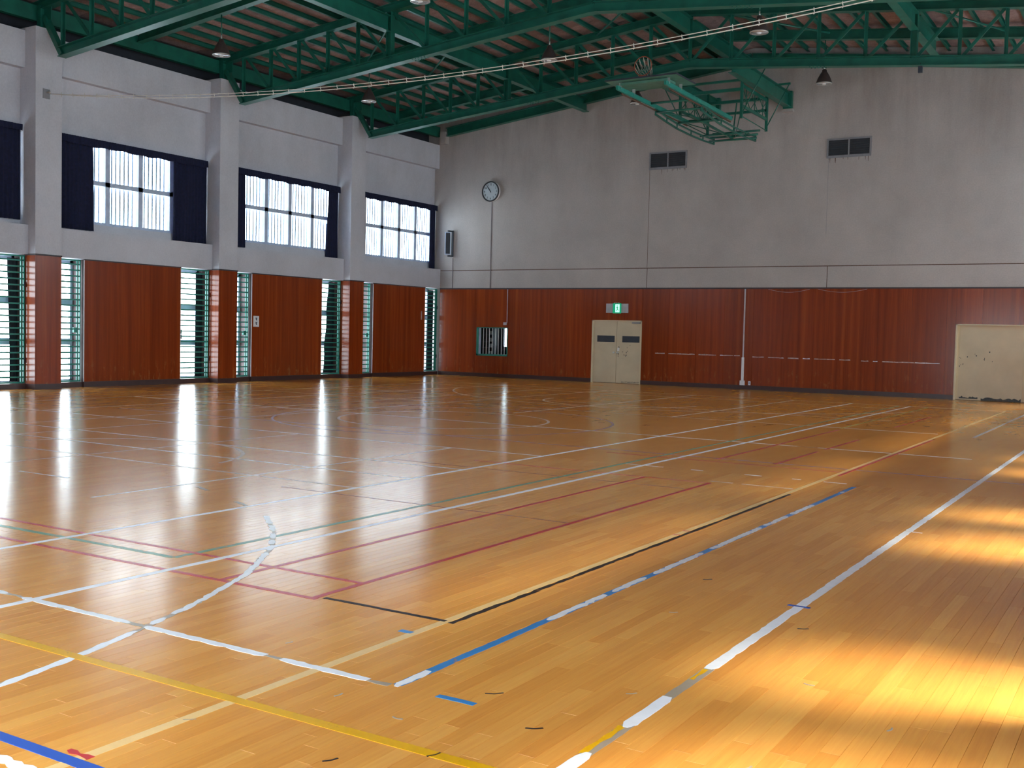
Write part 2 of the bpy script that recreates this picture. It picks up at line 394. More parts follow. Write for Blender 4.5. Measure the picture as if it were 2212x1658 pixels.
strip([(11.6 + 1.85 * math.cos(a * math.pi / 24), -8.9 - 1.85 * math.sin(a * math.pi / 24)) for a in range(0, 25)], 0.05, F)
strip([(11.6 + 6.4 * math.cos(a * math.pi / 40), -4.6 - 6.4 * math.sin(a * math.pi / 40)) for a in range(4, 37)], 0.04, F)
lx(-18.6, 6.0, 22.3, 0.045, 'pv')
lx(-19.95, 16.9, 19.6, 0.044, 'pww', jag=0.006, gaps=[(0.55, 0.9), (1.05, 1.55), (1.75, 2.1), (2.2, 2.45)])
lx(-20.75, 18.35, 19.25, 0.05, 'pf', jag=0.008, gaps=[(0.25, 0.35)])
lx(-24.95, 12.4, 13.2, 0.033, 'pww')
lx(-16.25, 3.5, 20.32, 0.055, 'pww', gaps=[(14.45, 14.75)]); lx(-16.25, 17.95, 18.25, 0.06, 'pbrn', jag=0.012)
# green court
strip([(12.5, -26.9), (16.93, -26.87)], 0.053, 'pg', jag=0.003); ly(16.93, -26.87, -4.5, 0.053, 'pg', jag=0.002)
ly(17.6, -12.5, -4.5, 0.050, 'po')
# red badminton court
lx(-27.15, 12.5, 18.43, 0.042, 'pr', jag=0.002); lx(-26.69, 12.5, 18.40, 0.042, 'pr', jag=0.002)
ly(17.65, -27.15, -20.9, 0.044, 'pr', jag=0.002); ly(18.4, -27.15, -20.9, 0.044, 'pr', jag=0.002)
lx(-20.92, 15.4, 18.41, 0.029, 'pr'); lx(-21.5, 14.6, 18.35, 0.02, 'pbrn')
lx(-24.03, 15.2, 18.42, 0.02, 'pbrn'); lx(-18.95, 16.2, 19.3, 0.033, 'pr')
ly(17.65, -18.7, -12.8, 0.042, 'pr'); ly(18.4, -18.7, -14.5, 0.042, 'pr', gaps=[(1.9, 2.3)]); ly(18.3, -11.5, -8.0, 0.039, 'pr')
# long white lines
ly(15.8, -31, -4.45, 0.052, 'pw'); ly(17.19, -28.35, -4.45, 0.057, 'pw', jag=0.0015)
# cream line with its black and red companions
ly(19.3, -29.5, -4.1, 0.052, 'pc'); ly(19.345, -27.12, -21.15, 0.043, 'pk', jag=0.007); ly(19.345, -19.3, -13.6, 0.044, 'pr', jag=0.003)
lx(-27.1, 18.45, 19.3, 0.037, 'pk', jag=0.004)
lx(-27.385, 19.21, 19.29, 0.039, 'pb'); lx(-23.95, 19.27, 19.33, 0.026, 'pr'); lx(-23.75, 19.27, 19.33, 0.026, 'pr')
# white arc and end line
ARC = [(18.42, -29.4), (18.36, -29.06), (18.28, -28.65), (18.14, -28.15), (17.96, -27.61), (17.66, -26.93), (17.20, -26.24), (16.80, -25.80), (16.27, -25.34), (15.96, -25.15), (15.3, -24.85), (14.6, -24.55)]
strip(ARC, 0.052, 'pgr', jag=0.010, step=0.04, gaps=[(4.75, 5.3), (5.55, 6.3), (6.9, 9)])
strip(ARC, 0.057, 'pw', jag=0.008, gaps=[(1.25, 1.38), (1.52, 1.60), (3.25, 3.32), (3.5, 3.55), (3.7, 3.76), (3.95, 4.05), (4.3, 4.37), (4.75, 9)], step=0.04, taper=True)
strip([(15.6, -28.1), (19.7, -28.1)], 0.05, 'pgr', jag=0.012); strip([(15.6, -28.1), (19.68, -28.1)], 0.057, 'pw', jag=0.006, gaps=[(1.36, 1.5), (2.40, 2.52), (3.36, 3.46), (3.98, 4.08)], step=0.04, taper=True)
# blue side line with white paint left on it
ly(19.73, -28.08, -20.16, 0.053, 'pb', jag=0.003)
ly(19.73, -28.1, -20.6, 0.057, 'pw', jag=0.008, gaps=[(0.26, 1.34), (2.05, 2.14), (2.62, 2.75), (3.6, 3.78), (4.9, 5.0), (5.6, 5.72), (6.4, 7.4)], step=0.04, taper=True)
lx(-28.09, 19.95, 20.14, 0.039, 'pb', jag=0.003)
# mustard, royal blue and near white lines
lx(-28.62, 17.2, 20.95, 0.055, 'py'); lx(-29.4, 17.8, 19.6, 0.054, 'pbb'); lx(-29.53, 17.8, 19.25, 0.069, 'pw', jag=0.009, step=0.03)
lx(-29.345, 19.20, 19.33, 0.039, 'pr', jag=0.006, step=0.03)
# right hand white line
ly(20.77, -28.7, -27.05, 0.055, 'pgr', jag=0.003); ly(20.755, -28.3, -27.96, 0.039, 'py', jag=0.006); ly(20.76, -27.25, -27.07, 0.039, 'py', jag=0.008)
ly(20.77, -29.5, -4.9, 0.063, 'pw', jag=0.0035, gaps=[(1.22, 1.53), (1.97, 2.44)], step=0.05, taper=True)
lx(-25.62, 20.70, 20.83, 0.030, 'pbb'); lx(-22.6, 20.74, 20.88, 0.022, 'pww')
ly(19.81, -12.6, -5.2, 0.055, 'pww', jag=0.003, gaps=[(1.9, 2.0), (4.1, 4.2)])
# scuffs
for x, y, a, l in ((20.02, -28.9, .8, .06), (19.6, -28.35, 1.2, .05), (20.45, -28.2, .3, .07), (20.6, -27.6, .5, .05), (21.2, -27.0, -.4, .05), (21.3, -28.1, .9, .05), (20.1, -27.95, .4, .08), (20.9, -26.1, .2, .06), (19.95, -28.4, -.3, .05), (20.3, -28.65, .9, .06), (21.65, -27.4, 1.1, .05), (19.3, -28.9, .5, .05), (20.2, -26.2, .3, .05), (20.05, -25.3, .4, .06), (18.9, -27.9, 1., .04)):
    strip([(x, y), (x + l * math.cos(a) * .5, y + l * math.sin(a) * .6), (x + l * math.cos(a + .3), y + l * math.sin(a + .3))], 0.004, 'pgr' if l < .055 else 'pk', name='scuff_mark', step=0.01)

# ------------------------------------------------------------------ back wall
# openings: small window, double door, sliding door
WX0, WX1, WZ0, WZ1 = 1.62, 2.91, 0.74, 1.74
D1 = (6.18, 7.97, 2.05); D2 = (17.43, 20.65, 2.09)
T = 0.22
mb = MB()
for x0, x1 in ((-0.7, WX0), (WX1, D1[0]), (D1[1], D2[0]), (D2[1], W + 0.7)): mb.box(x0, x1, 0.02, T, 0, HW)
mb.box(WX0, WX1, 0.02, T, 0, WZ0); mb.box(WX0, WX1, 0.02, T, WZ1, HW); mb.box(D1[0], D1[1], 0.02, T, D1[2], HW); mb.box(D2[0], D2[1], 0.02, T, D2[2], HW)
for x0, x1 in ((-0.7, 8.085), (8.105, 13.825), (13.845, W + 0.7)): mb.box(x0, x1, 0.0, T, HW, 3.718)
mb.box(-0.7, W + 0.7, 0.012, T, HW, 3.745)
top = [(-0.7, 3.742), (W + 0.7, 3.742), (W + 0.7, 8.98), (W, 9.055), (W / 2, 10.31), (0, 9.055), (-0.7, 8.98)]
mb.prism(top, 'y', 0.0, T)
wall_back = struct(mb.build('wall_back', 'plaster_back'), 'tall stained grey plaster end wall above red-brown panelling', 'wall')
MB().box(0, W, 0.006, 0.013, 3.71, 3.75).build('wall_joint', 'rust', wall_back)
for x in (8.095, 13.835): MB().box(x - 0.015, x + 0.015, 0.006, 0.013, HW, 3.72).build('wall_joint', 'rust', wall_back)
def panels_back():
    xs = [0.0]
    x = 0.62
    while x < W - 0.2: xs.append(x); x += 0.92
    xs.append(W)
    holes = [(WX0, WX1, WZ0, WZ1), (D1[0], D1[1], 0, D1[2]), (D2[0], D2[1], 0, D2[2])]
    for a, b in zip(xs, xs[1:]):
        cuts = sorted({a, b} | {h for H in holes for h in H[:2] if a < h < b})
        for u, v in zip(cuts, cuts[1:]):
            if v - u < 0.005: continue
            mid = (u + v) / 2; spans = [(0.10, HW - 0.03)]
            for h in holes:
                if h[0] <= mid <= h[1]:
                    ns = []
                    for s0, s1 in spans:
                        if h[2] > s0: ns.append((s0, h[2]))
                        if h[3] < s1: ns.append((h[3], s1))
                    spans = ns
            for s0, s1 in spans:
                MB().box(u + 0.0015, v - 0.0015, 0.0, 0.02, s0, s1).build('wood_panel', 'veneer', wall_back)
panels_back()
struct(MB().box(0, W, -0.012, 0.02, HW - 0.035, HW + 0.005).build('trim_1', 'trimdark'))
mb = MB()
for x0, x1 in ((0, D1[0]), (D1[1], D2[0]), (D2[1], W)): mb.box(x0, x1, -0.014, 0.02, 0, 0.13)
struct(mb.build('baseboard_back', 'base'))
# edge beam of the roof along the gable
for xa, xb in ((0.0, W / 2), (W / 2, W)):
    za, zb = 8.60 + 0.118 * fold(xa), 8.60 + 0.118 * fold(xb)
    MB().hbeam((xa + (0.28 if xa == 0 else 0), -0.13, za), (xb - (0.35 if xb == W else 0), -0.13, zb), 0.2, 0.3).build('gable_beam', 'green', wall_back)

MB().box(0.02, 0.26, -0.22, 0.0, 8.2, 8.62).build('column_stub', 'plaster_back', wall_back)
# conduits, clock line, speaker line
def conduit(x, z0, z1, w, mat, name, label):
    return tag(MB().box(x - w / 2, x + w / 2, -0.018 - 0.012 * (w > 0.03), 0.0, z0, z1).build(name, mat), label, 'conduit')
conduit(2.14, 3.105, 6.09, 0.022, 'conduit', 'cable_conduit', 'thin grey conduit running down the wall below the round clock')
conduit(0.54, 3.105, 4.17, 0.016, 'conduit', 'cable_conduit', 'thin grey conduit below the column speaker in the corner')
conduit(2.87, 1.9, 3.06, 0.018, 'conduit_w', 'cable_conduit', 'thin pale conduit on the wood panelling above the small barred window')
tag(MB().box(2.73, 2.86, -0.03, 0, 1.83, 1.92).build('junction_box', 'conduit_w'), 'small pale box at the bottom of the conduit above the barred window', 'junction box')
pp = empty('power_conduit', (11.38, 0, 0)); tag(pp, 'pale pipe running down the panelling to a white socket box right of double door', 'conduit')
MB().box(-0.018, 0.018, -0.03, 0, 0.95, 3.06).build('pipe', 'conduit_w', pp); MB().box(-0.035, 0.035, -0.045, 0, 0.26, 0.98).build('cover', 'white', pp)
mb = MB().box(-0.07, 0.07, -0.055, 0, 0.13, 0.27); mb.build('socket_box', 'white', pp)
ob = empty('wall_socket', (11.6, 0, 0)); tag(ob, 'small white wall socket beside the pale pipe just above baseboard', 'socket')
MB().box(-0.035, 0.035, -0.012, 0, 0.14, 0.26).build('plate', 'white', ob); MB().box(-0.015, 0.015, -0.018, -0.011, 0.17, 0.23).build('insert', 'frame', ob)
# peeled tape line on the panelling
def ragged_tape(x0, x1, z, name_label):
    root = empty('peeled_tape', (x0, 0, z)); tag(root, name_label, 'tape')
    x = 0.0
    while x < x1 - x0:
        l = random.uniform(0.06, 0.4); l = min(l, x1 - x0 - x)
        pts = [(x, -0.012), (x + l, -0.012 + random.uniform(-.006, .006)), (x + l - 0.01, 0.018 + random.uniform(-.012, .006)), (x + l * .5, 0.02 + random.uniform(-.02, .004)), (x + 0.01, 0.016)]
        MB().prism(pts, 'y', -0.0025, 0.0005).build('tape_scrap', random.choice(('tape', 'tape', 'white')), root)
        x += l + random.choice((0, 0, 0.02, 0.12))
ragged_tape(8.45, 11.27, 1.02, 'peeling white tape strip on panelling between double door and pale pipe')
ragged_tape(11.66, 14.6, 1.0, 'broken white tape strip on panelling just right of the pale pipe')
ragged_tape(14.9, 17.05, 0.985, 'peeling white tape strip on panelling ending near the sliding door')
# loose strings hanging under the trim
for xa, xb in ((12.1, 13.35), (13.6, 15.0)):
    pts = [(xa + (xb - xa) * k / 14, -0.02, 3.05 - 0.09 * math.sin(math.pi * k / 14)) for k in range(15)]
    tag(MB().tube(pts, 0.004, 5).build('hanging_string', 'conduit_w', smooth=True), 'thin pale string sagging below the trim, ' + ('nearer the pale pipe' if xa < 13 else 'farther from the pale pipe'), 'string')

# clock
ck = empty('wall_clock', (2.13, 0, 6.44)); tag(ck, 'round wall clock with dark rim and pale face showing almost eleven', 'clock')
MB().lathe([(0.345, 0.0), (0.35, 0.02), (0.35, 0.07), (0.33, 0.09)], 40, axis='y').build('case', 'white', ck, True)
MB().lathe([(0.305, 0.088), (0.352, 0.088), (0.355, 0.11), (0.34, 0.125), (0.31, 0.12), (0.305, 0.088)], 40, axis='y', cap=False).build('rim', 'clockrim', ck, True)
MB().lathe([(0.31, 0.088), (0.31, 0.1)], 40, axis='y').build('face', 'clockface', ck)
for k in range(1, 13):
    a = math.radians(30 * k)
    dg = str(k)
    for q, ch_ in enumerate(dg):
        cu = bpy.data.curves.new('numeral', 'FONT'); cu.body = ch_; cu.size = 0.10; cu.extrude = 0.002; cu.align_x = 'CENTER'; cu.align_y = 'CENTER'
        to = bpy.data.objects.new('tmp', cu); me = bpy.data.meshes.new_from_object(to); bpy.data.objects.remove(to)
        me.materials.clear(); me.materials.append(M['inkdark'])
        o = obj('numeral', me, ck, (0.245 * math.sin(a) + (q - (len(dg) - 1) / 2) * 0.05, -0.103, 0.245 * math.cos(a))); o.rotation_euler = (math.pi / 2, 0, 0)
def hand(ang, l, w, y):
    d = Vector((math.sin(ang), 0, math.cos(ang))); return MB().bar(d * -0.04 + Vector((0, y, 0)), d * l + Vector((0, y, 0)), w, 0.004, (0, 1, 0))
hand(math.radians(327), 0.17, 0.028, -0.106).build('hour_hand', 'inkdark', ck); hand(math.radians(324), 0.27, 0.02, -0.112).build('minute_hand', 'inkdark', ck)

# column speaker on a swivel bracket
sp = empty('column_speaker', (0.5, 0, 4.68)); tag(sp, 'slim column speaker with dark grille on bracket in the left corner', 'speaker')
mb = MB()
R45 = Matrix.Rotation(math.radians(38), 3, 'Z')
def rbox(mb, x0, x1, y0, y1, z0, z1, piv):
    p = [(x0, y0, z0), (x1, y0, z0), (x1, y1, z0), (x0, y1, z0), (x0, y0, z1), (x1, y0, z1), (x1, y1, z1), (x0, y1, z1)]
    return mb.quad8([R45 @ Vector(q) + Vector(piv) for q in p])
piv = (-0.06, -0.2, 0)
rbox(MB(), -0.10, 0.10, -0.06, 0.07, -0.40, 0.40, piv).build('cabinet', 'alu', sp); rbox(MB(), -0.075, 0.075, -0.068, -0.058, -0.37, 0.37, piv).build('front_grille', 'inkdark', sp)
mb = MB(); mb.box(-0.02, 0.05, -0.03, 0.0, -0.46, 0.47); mb.build('wall_rail', 'inkdark', sp)
for z in (-0.44, 0.44): MB().bar((0.0, -0.02, z), (-0.06, -0.2, z), 0.05, 0.05).build('bracket_arm', 'inkdark', sp)

# louvred vents
def vent(x0, x1, z0, z1, label):
    v = empty('louvre_vent', (x0, 0, z0)); tag(v, label, 'vent', 'louvred wall vents'); w = x1 - x0; h = z1 - z0
    mb = MB(); fw = 0.05
    mb.box(0, w, -0.03, 0.01, 0, fw + .02); mb.box(0, w, -0.03, 0.01, h - fw, h); mb.box(0, fw, -0.03, 0.01, fw, h - fw); mb.box(w - fw, w, -0.03, 0.01, fw, h - fw)
    mb.build('frame', 'frame', v); MB().box(w / 2 - 0.02, w / 2 + 0.02, -0.032, 0.0, fw, h - fw).build('mullion', 'frame', v)
    MB().box(fw, w - fw, -0.004, -0.001, fw, h - fw).build('backing', 'dark', v)
    for s in (0, 1):
        xa = fw if s == 0 else w / 2 + 0.02; xb = w / 2 - 0.02 if s == 0 else w - fw
        for k in range(7):
            z = fw + 0.04 + k * (h - 2 * fw - 0.05) / 6.6
            MB().quad8([(xa, -0.026, z - .02), (xb, -0.026, z - .02), (xb, -0.022, z - .025), (xa, -0.022, z - .025), (xa, -0.006, z + .03), (xb, -0.006, z + .03), (xb, -0.002, z + .025), (xa, -0.002, z + .025)]).build('slat', 'slat', v)
    # dirt runs under the frame
    for k in range(9):
        x = random.uniform(0.05, w - 0.05); l = random.uniform(0.03, 0.16)
        MB().prism([(x, 0), (x + 0.014, 0), (x + 0.011, -l), (x + 0.004, -l)], 'y', -0.0015, 0.0).build('dirt_run', 'rust', v)
vent(8.07, 9.35, 6.84, 7.39, 'grey louvred vent with two dark panels below the folded basketball hoop')
vent(13.70, 14.97, 6.85, 7.41, 'grey louvred vent with two dark panels high on the right of the back wall')
wall_marks = empty('wall_streak', (8.09, 0, 3.75)); tag(wall_marks, 'thin dark streak running down plaster below the left louvred vent', 'stain')
MB().box(-0.006, 0.006, -0.0015, 0.0, 0, 3.09).build('streak', 'rust', wall_marks)

ws2 = empty('wall_streak', (13.76, 0, 3.75)); tag(ws2, 'faint dark streak running down plaster below the right louvred vent', 'stain')
MB().box(-0.004, 0.004, -0.0015, 0.0, 0.9, 3.1).build('streak', 'frame', ws2)
# exit sign
ex = empty('exit_sign', (7.08, 0, 2.44)); tag(ex, 'glowing green exit sign with running figure on grey plate above double door', 'sign')
MB().box(-0.395, 0.395, -0.03, 0, -0.15, 0.15).build('back_plate', 'exitgrey', ex); MB().box(-0.13, 0.15, -0.08, -0.03, -0.165, 0.16).build('light_box', 'exitgreen', ex)
MB().box(-0.035, 0.115, -0.084, -0.08, -0.13, 0.13).build('lit_panel', 'exitwhite', ex)
mb = MB()
mb.lathe([(0.018, 0), (0.018, 0.003)], 10, (0.03, -0.084, 0.075), 'y')
for a, b, w in (((0.03, 0.05), (0.04, -0.02), 0.028), ((0.04, -0.02), (0.07, -0.06), 0.02), ((0.07, -0.06), (0.065, -0.105), 0.018), ((0.04, -0.02), (0.015, -0.07), 0.02), ((0.015, -0.07), (-0.015, -0.10), 0.018), ((0.03, 0.045), (0.07, 0.01), 0.014), ((0.03, 0.045), (0.0, 0.0), 0.014)):
    mb.bar((a[0], -0.0855, a[1]), (b[0], -0.0855, b[1]), w, 0.003, (0, 1, 0))
mb.build('running_figure', 'exitgreen', ex)
for x in (-0.07, 0.0, 0.07): MB().tube([(x, -0.05, 0.16), (x, -0.05, 0.185)], 0.012, 8).build('test_switch', 'white', ex)

# double door
dd = struct(empty('door_1', (6.18, 0, 0)), 'cream double door with two small dark windows under the exit sign', 'door')
w = D1[1] - D1[0]; h = D1[2]
mb = MB(); mb.box(0, 0.05, -0.02, 0.2, 0, h); mb.box(w - 0.04, w, -0.02, 0.2, 0, h); mb.box(0, w, -0.02, 0.2, h - 0.03, h); mb.build('door_frame', 'creamj', dd)
for s in (0, 1):
    xa = 0.05 if s == 0 else w / 2 + 0.006; xb = w / 2 - 0.006 if s == 0 else w - 0.04
    lf = MB().box(xa, xb, 0.02, 0.06, 0.012, h - 0.03).build('door_leaf', 'cream', dd)
    ga, gb = (0.19, 0.82) if s == 0 else (1.10, 1.71)
    MB().box(ga, gb, 0.012, 0.022, 1.34, 1.545).build('vision_panel', 'inkdark', lf)
    if s == 1:
        MB().box(xb - 0.30, xb - 0.02, -0.03, 0.022, h - 0.10, h - 0.055).build('door_closer', 'frame', lf)
    mb = MB(); xh = xb - 0.06 if s == 0 else xa + 0.06
    mb.tube([(xh, 0.02, 1.0), (xh, -0.03, 1.0)], 0.02, 10); mb.lathe([(0.018, 0.03), (0.034, 0.045), (0.034, 0.065), (0.012, 0.075)], 12, (xh, 0, 1.0), 'y'); mb.build('door_knob', 'steel', lf, True)
    if s == 1: MB().box(xa + 0.03, xa + 0.10, 0.012, 0.021, 1.05, 1.16).build('lock_plate', 'white', lf)
for k in range(16):
    x = random.uniform(w / 2 + 0.05, w - 0.4); z = random.uniform(0.85, 1.25); r = random.uniform(0.008, 0.018)
    MB().prism([(x + r * math.cos(a) * random.uniform(.6, 1.2), z + 1.6 * r * math.sin(a) * random.uniform(.6, 1.2)) for a in (0, 1, 2, 3, 4, 5.2)], 'y', 0.0185, 0.0205).build('paint_chip', 'chip', dd)
mb = MB()
for k in range(3): x = w / 2 + 0.2 + k * 0.22; mb.prism([(x, 0.035), (x + 0.2, 0.05), (x + 0.2, 0.068), (x + 0.1, 0.055), (x, 0.06)], 'y', 0.0185, 0.0205)
mb.build('scrape', 'chip', dd)
MB().box(0, w, 0.06, T, 0, h).build('door_backing', 'dark', dd)

# sliding door
sd = struct(empty('door_2', (17.43, 0, 0)), 'wide cream sliding door with scraped dark lower edge at the right', 'door')
mb = MB(); mb.box(0, 0.04, -0.02, 0.2, 0, 2.09); mb.box(3.18, 3.22, -0.02, 0.2, 0, 2.09); mb.box(0, 3.22, -0.02, 0.2, 2.06, 2.09); mb.build('door_frame', 'creamj', sd)
MB().box(0.10, 1.72, 0.06, 0.10, 0.01, 2.06).build('door_leaf', 'cream', sd); MB().box(1.68, 3.18, 0.11, 0.15, 0.01, 2.06).build('door_leaf', 'cream', sd)
MB().box(0.04, 0.10, 0.07, 0.12, 0.01, 2.06).build('door_edge', 'creamj', sd)
def scraped(x0, x1, z0, zt):
    n = 18; lo = [(x0 + (x1 - x0) * k / n, z0) for k in range(n + 1)]; hi = [(x0 + (x1 - x0) * k / n, zt * random.uniform(.55, 1.25)) for k in range(n, -1, -1)]
    return MB().prism(lo + hi, 'y', 0.0585, 0.0605)
scraped(0.14, 0.62, 0.045, 0.095).build('scraped_paint', 'chip', sd); scraped(0.70, 1.70, 0.012, 0.085).build('scraped_paint', 'chip', sd)
for k in range(12):
    x = 0.12 + abs(random.gauss(0, .05)) if k < 5 else random.uniform(0.25, 1.0); z = random.uniform(0.8, 1.3) if k < 5 else random.gauss(1.22, .06); r = random.uniform(.008, .02)
    MB().prism([(x + r * math.cos(a) * random.uniform(.5, 1.2), z + 1.5 * r * math.sin(a) * random.uniform(.6, 1.2)) for a in (0, 1, 2, 3, 4, 5.2)], 'y', 0.0585, 0.0605).build('paint_chip', 'chip', sd)
MB().box(0, 3.22, 0.16, T, 0, 2.09).build('door_backing', 'dark', sd)

# small barred window into the room behind
bw = struct(empty('window_1', (WX0, 0, WZ0)), 'small window with pale vertical bars looking into the room behind', 'window')
ww = WX1 - WX0; wh = WZ1 - WZ0
mb = MB(); mb.box(0, 0.07, -0.015, 0.2, 0, wh); mb.box(ww - 0.03, ww, -0.015, 0.2, 0, wh); mb.box(0, ww, -0.015, 0.2, 0, 0.06); mb.box(0, ww, -0.015, 0.2, wh - 0.03, wh); mb.build('window_frame', 'teal', bw)
MB().box(0.07, 0.15, 0.03, 0.06, 0.06, wh - 0.03).build('sash', 'alu', bw)
for k in range(9): MB().tube([(0.22 + k * 0.125, 0.10, 0.05), (0.22 + k * 0.125, 0.10, wh - 0.02)], 0.011, 6).build('window_bar', 'white', bw)
MB().box(0.07, ww - 0.03, 0.14, 0.146, 0.06, wh - 0.03).build('pane', 'glass', bw)
# the room behind it
mb = MB(); x0, x1, y1 = -0.6, 3.9, 3.2
mb.box(x0, x1, T, y1, -0.1, 0.0); mb.box(x0, x1, T, y1, 2.6, 2.7); mb.box(x0 - 0.1, x0, T, y1, 0, 2.6); mb.box(x1, x1 + 0.1, T, y1, 0, 2.6)
ox0, ox1, oz0, oz1 = 0.74, 1.02, 1.03, 1.78
mb.box(x0, ox0, y1, y1 + .1, 0, 2.6); mb.box(ox1, x1, y1, y1 + .1, 0, 2.6); mb.box(ox0, ox1, y1, y1 + .1, 0, oz0); mb.box(ox0, ox1, y1, y1 + .1, oz1, 2.6)
struct(mb.build('wall_storeroom', 'dark'), 'dark store room seen through the small barred window', 'room')
wb = struct(empty('window_2', (ox0, y1, oz0)), 'bright far window of the store room', 'window')
MB().box(0, ox1 - ox0, 0.04, 0.046, 0, oz1 - oz0).build('pane', 'glass', wb)
sh = empty('storage_shelf', (0.62, 2.35, 0)); tag(sh, 'dark rack with white boxes inside the store room behind the barred window', 'shelf')
for x in (-0.62, 0.16): MB().box(x, x + 0.03, 0, 0.3, 0, 2.1).build('upright', 'inkdark', sh)
for z in (0.72, 1.0, 1.22, 1.48, 1.75): MB().box(-0.62, 0.19, 0, 0.3, z - 0.02, z).build('shelf_board', 'inkdark', sh)
for z, lbx in ((0.721, 'lowest of four'), (1.001, 'second from below'), (1.221, 'second from above'), (1.481, 'highest of four')):
    tag(MB().box(0.66, 0.76, 2.36, 2.5, z, z + 0.14).build('box', 'white'), f'small white box on the rack behind the barred window, {lbx}', 'box', 'boxes on the store room rack')

# ------------------------------------------------------------------ side walls
def side(sx):
    """sx=+1: left wall at x=0 looking +x; sx=-1: right wall mirrored"""
    X = (lambda x: x) if sx > 0 else (lambda x: W - x)
    def B(mb, x0, x1, y0, y1, z0, z1):
        a, b = sorted((X(x0), X(x1))); return mb.box(a, b, y0, y1, z0, z1)
    name = 'left' if sx > 0 else 'right'
    bounds = [0.0] + COLS + [-LEN]
    core = MB()
    bays = []
    for k in range(6):
        yb, ya = bounds[k], bounds[k + 1]                       # yb nearer the back wall
        lo = ya + (0.34 if k < 5 else 0.0); hi = yb - (0.34 if k > 0 else 0.0)
        p0 = ya + 1.17 if k < 5 else ya + 1.4; p1 = min(p0 + 2.97, hi - 0.9)
        bays.append((lo, hi, p0, p1))
        # masonry behind the wood panel, ledge, upper wall with its window opening
        B(core, -0.62, -0.03, p0 + 0.06, p1 - 0.06, 0, HW)
        B(core, -0.62, -0.05, lo, hi, HW, 3.70); B(core, -0.62, -0.32, lo, hi, 3.70, 3.99)
        wl, wh_ = (p0 - 0.05, min(p0 + 4.03, hi - 0.06)) if k < 5 else (p0, p1)
        B(core, -0.62, -0.32, lo, wl, 3.99, 6.02); B(core, -0.62, -0.32, wh_, hi, 3.99, 6.02)
        B(core, -0.62, -0.32, lo, hi, 6.02, 8.2)
        bays[-1] += (wl, wh_)
    wall = struct(core.build('wall_' + name, 'plaster'), f'grey plaster side wall with tall windows and columns on the {name}', 'wall')
    # closing slab above the wall, its near-black colour paints the gap's shade
    B(MB(), -0.9, -0.62, -LEN, 0.2, 8.0, 9.1).build('wall_head', 'dark', wall)
    for k in range(6):
        lo, hi = bays[k][:2]
        B(MB(), 0.0 - 0.05, 0.0, lo, hi, HW, 3.78).build('lower_beam', 'plaster', wall)
        B(MB(), -0.32, -0.05, lo, hi, 3.70, 3.785).build('window_ledge', 'ledge', wall)
        B(MB(), -0.34, -0.13, lo, hi, 7.36, 8.2).build('upper_beam', 'plaster', wall)
    for c in COLS:
        B(MB(), -0.62, 0.26, c - 0.34, c + 0.34, HW, 8.26).build('column', 'plaster', wall)
        B(MB(), -0.62, 0.245, c - 0.325, c + 0.325, 0.0, HW).build('column_core', 'brown', wall)
        # veneer cladding of the column base
        for q in (MB(), ):
            B(q, 0.245, 0.262, c - 0.342, c + 0.342, 0.12, HW - 0.02); q.build('wood_panel', 'veneer', wall)
        B(MB(), -0.14, 0.245, c - 0.342, c - 0.325, 0.12, HW - 0.02).build('wood_panel', 'veneer', wall)
        B(MB(), -0.14, 0.245, c + 0.325, c + 0.342, 0.12, HW - 0.02).build('wood_panel', 'veneer', wall)
        B(MB(), -0.14, 0.275, c - 0.352, c + 0.352, HW - 0.02, HW + 0.015).build('cladding_trim', 'trimdark', wall)
        B(MB(), -0.14, 0.275, c - 0.355, c + 0.355, 0.0, 0.12).build('column_base', 'base', wall)
    for k in range(6):
        lo, hi, p0, p1, wl, wh_ = bays[k]
        n = 3
        for j in range(n):
            a = p0 + (p1 - p0) * j / n; b = p0 + (p1 - p0) * (j + 1) / n
            B(MB(), -0.03, 0.0, a + 0.001, b - 0.001, 0.13, HW - 0.02).build('wood_panel', 'veneer', wall)
        B(MB(), -0.012, 0.003, p0 - 0.014, p0, 0.13, HW - 0.02).build('edge_strip', 'white', wall)
        B(MB(), -0.012, 0.003, p1, p1 + 0.014, 0.13, HW - 0.02).build('edge_strip', 'white', wall)
        B(MB(), -0.12, 0.012, p0 - 0.014, p1 + 0.014, 0, 0.13).build('panel_base', 'base', wall)
        B(MB(), -0.62, -0.05, lo, p0, 0, 0.12).build('door_sill', 'base', wall); B(MB(), -0.62, -0.05, p1, hi, 0, 0.12).build('door_sill', 'base', wall)
        B(MB(), -0.6, -0.12, p0 + 0.052, p0 + 0.06, 0.12, HW - 0.01).build('reveal', 'brown', wall)
        B(MB(), -0.6, -0.12, p1 - 0.06, p1 - 0.052, 0.12, HW - 0.01).build('reveal', 'brown', wall)
        B(MB(), -0.13, -0.03, p0, p1, 0.13, HW - 0.02).build('panel_backing', 'brown', wall)
        B(MB(), -0.02, 0.008, p0 - 0.014, p1 + 0.014, HW - 0.03, HW).build('panel_trim', 'trimdark', wall)
    # eave beams between the trusses
    ends = [0.0] + COLS + [-LEN]
    for a, b in zip(ends[1:], ends):
        B(MB(), -0.22, -0.07, a + 0.08, b - 0.08, 8.47, 8.82).build('eave_beam', 'green', wall)
    return wall, bays
wall_left, bays_l = side(1)
wall_right, bays_r = side(-1)
FO = ((12.9, 16.6), (17.4, 21.4))  # invented glazed openings, added to bring daylight onto the near floor
mb = MB(); xs_ = [-0.7] + [q for o_ in FO for q in o_] + [W + 0.7]
for a, b in zip(xs_[0::2], xs_[1::2]): mb.box(a, b, -LEN - 0.25, -LEN, 0, 3.1)
mb.box(-0.7, W + 0.7, -LEN - 0.25, -LEN, 3.1, 10.35)
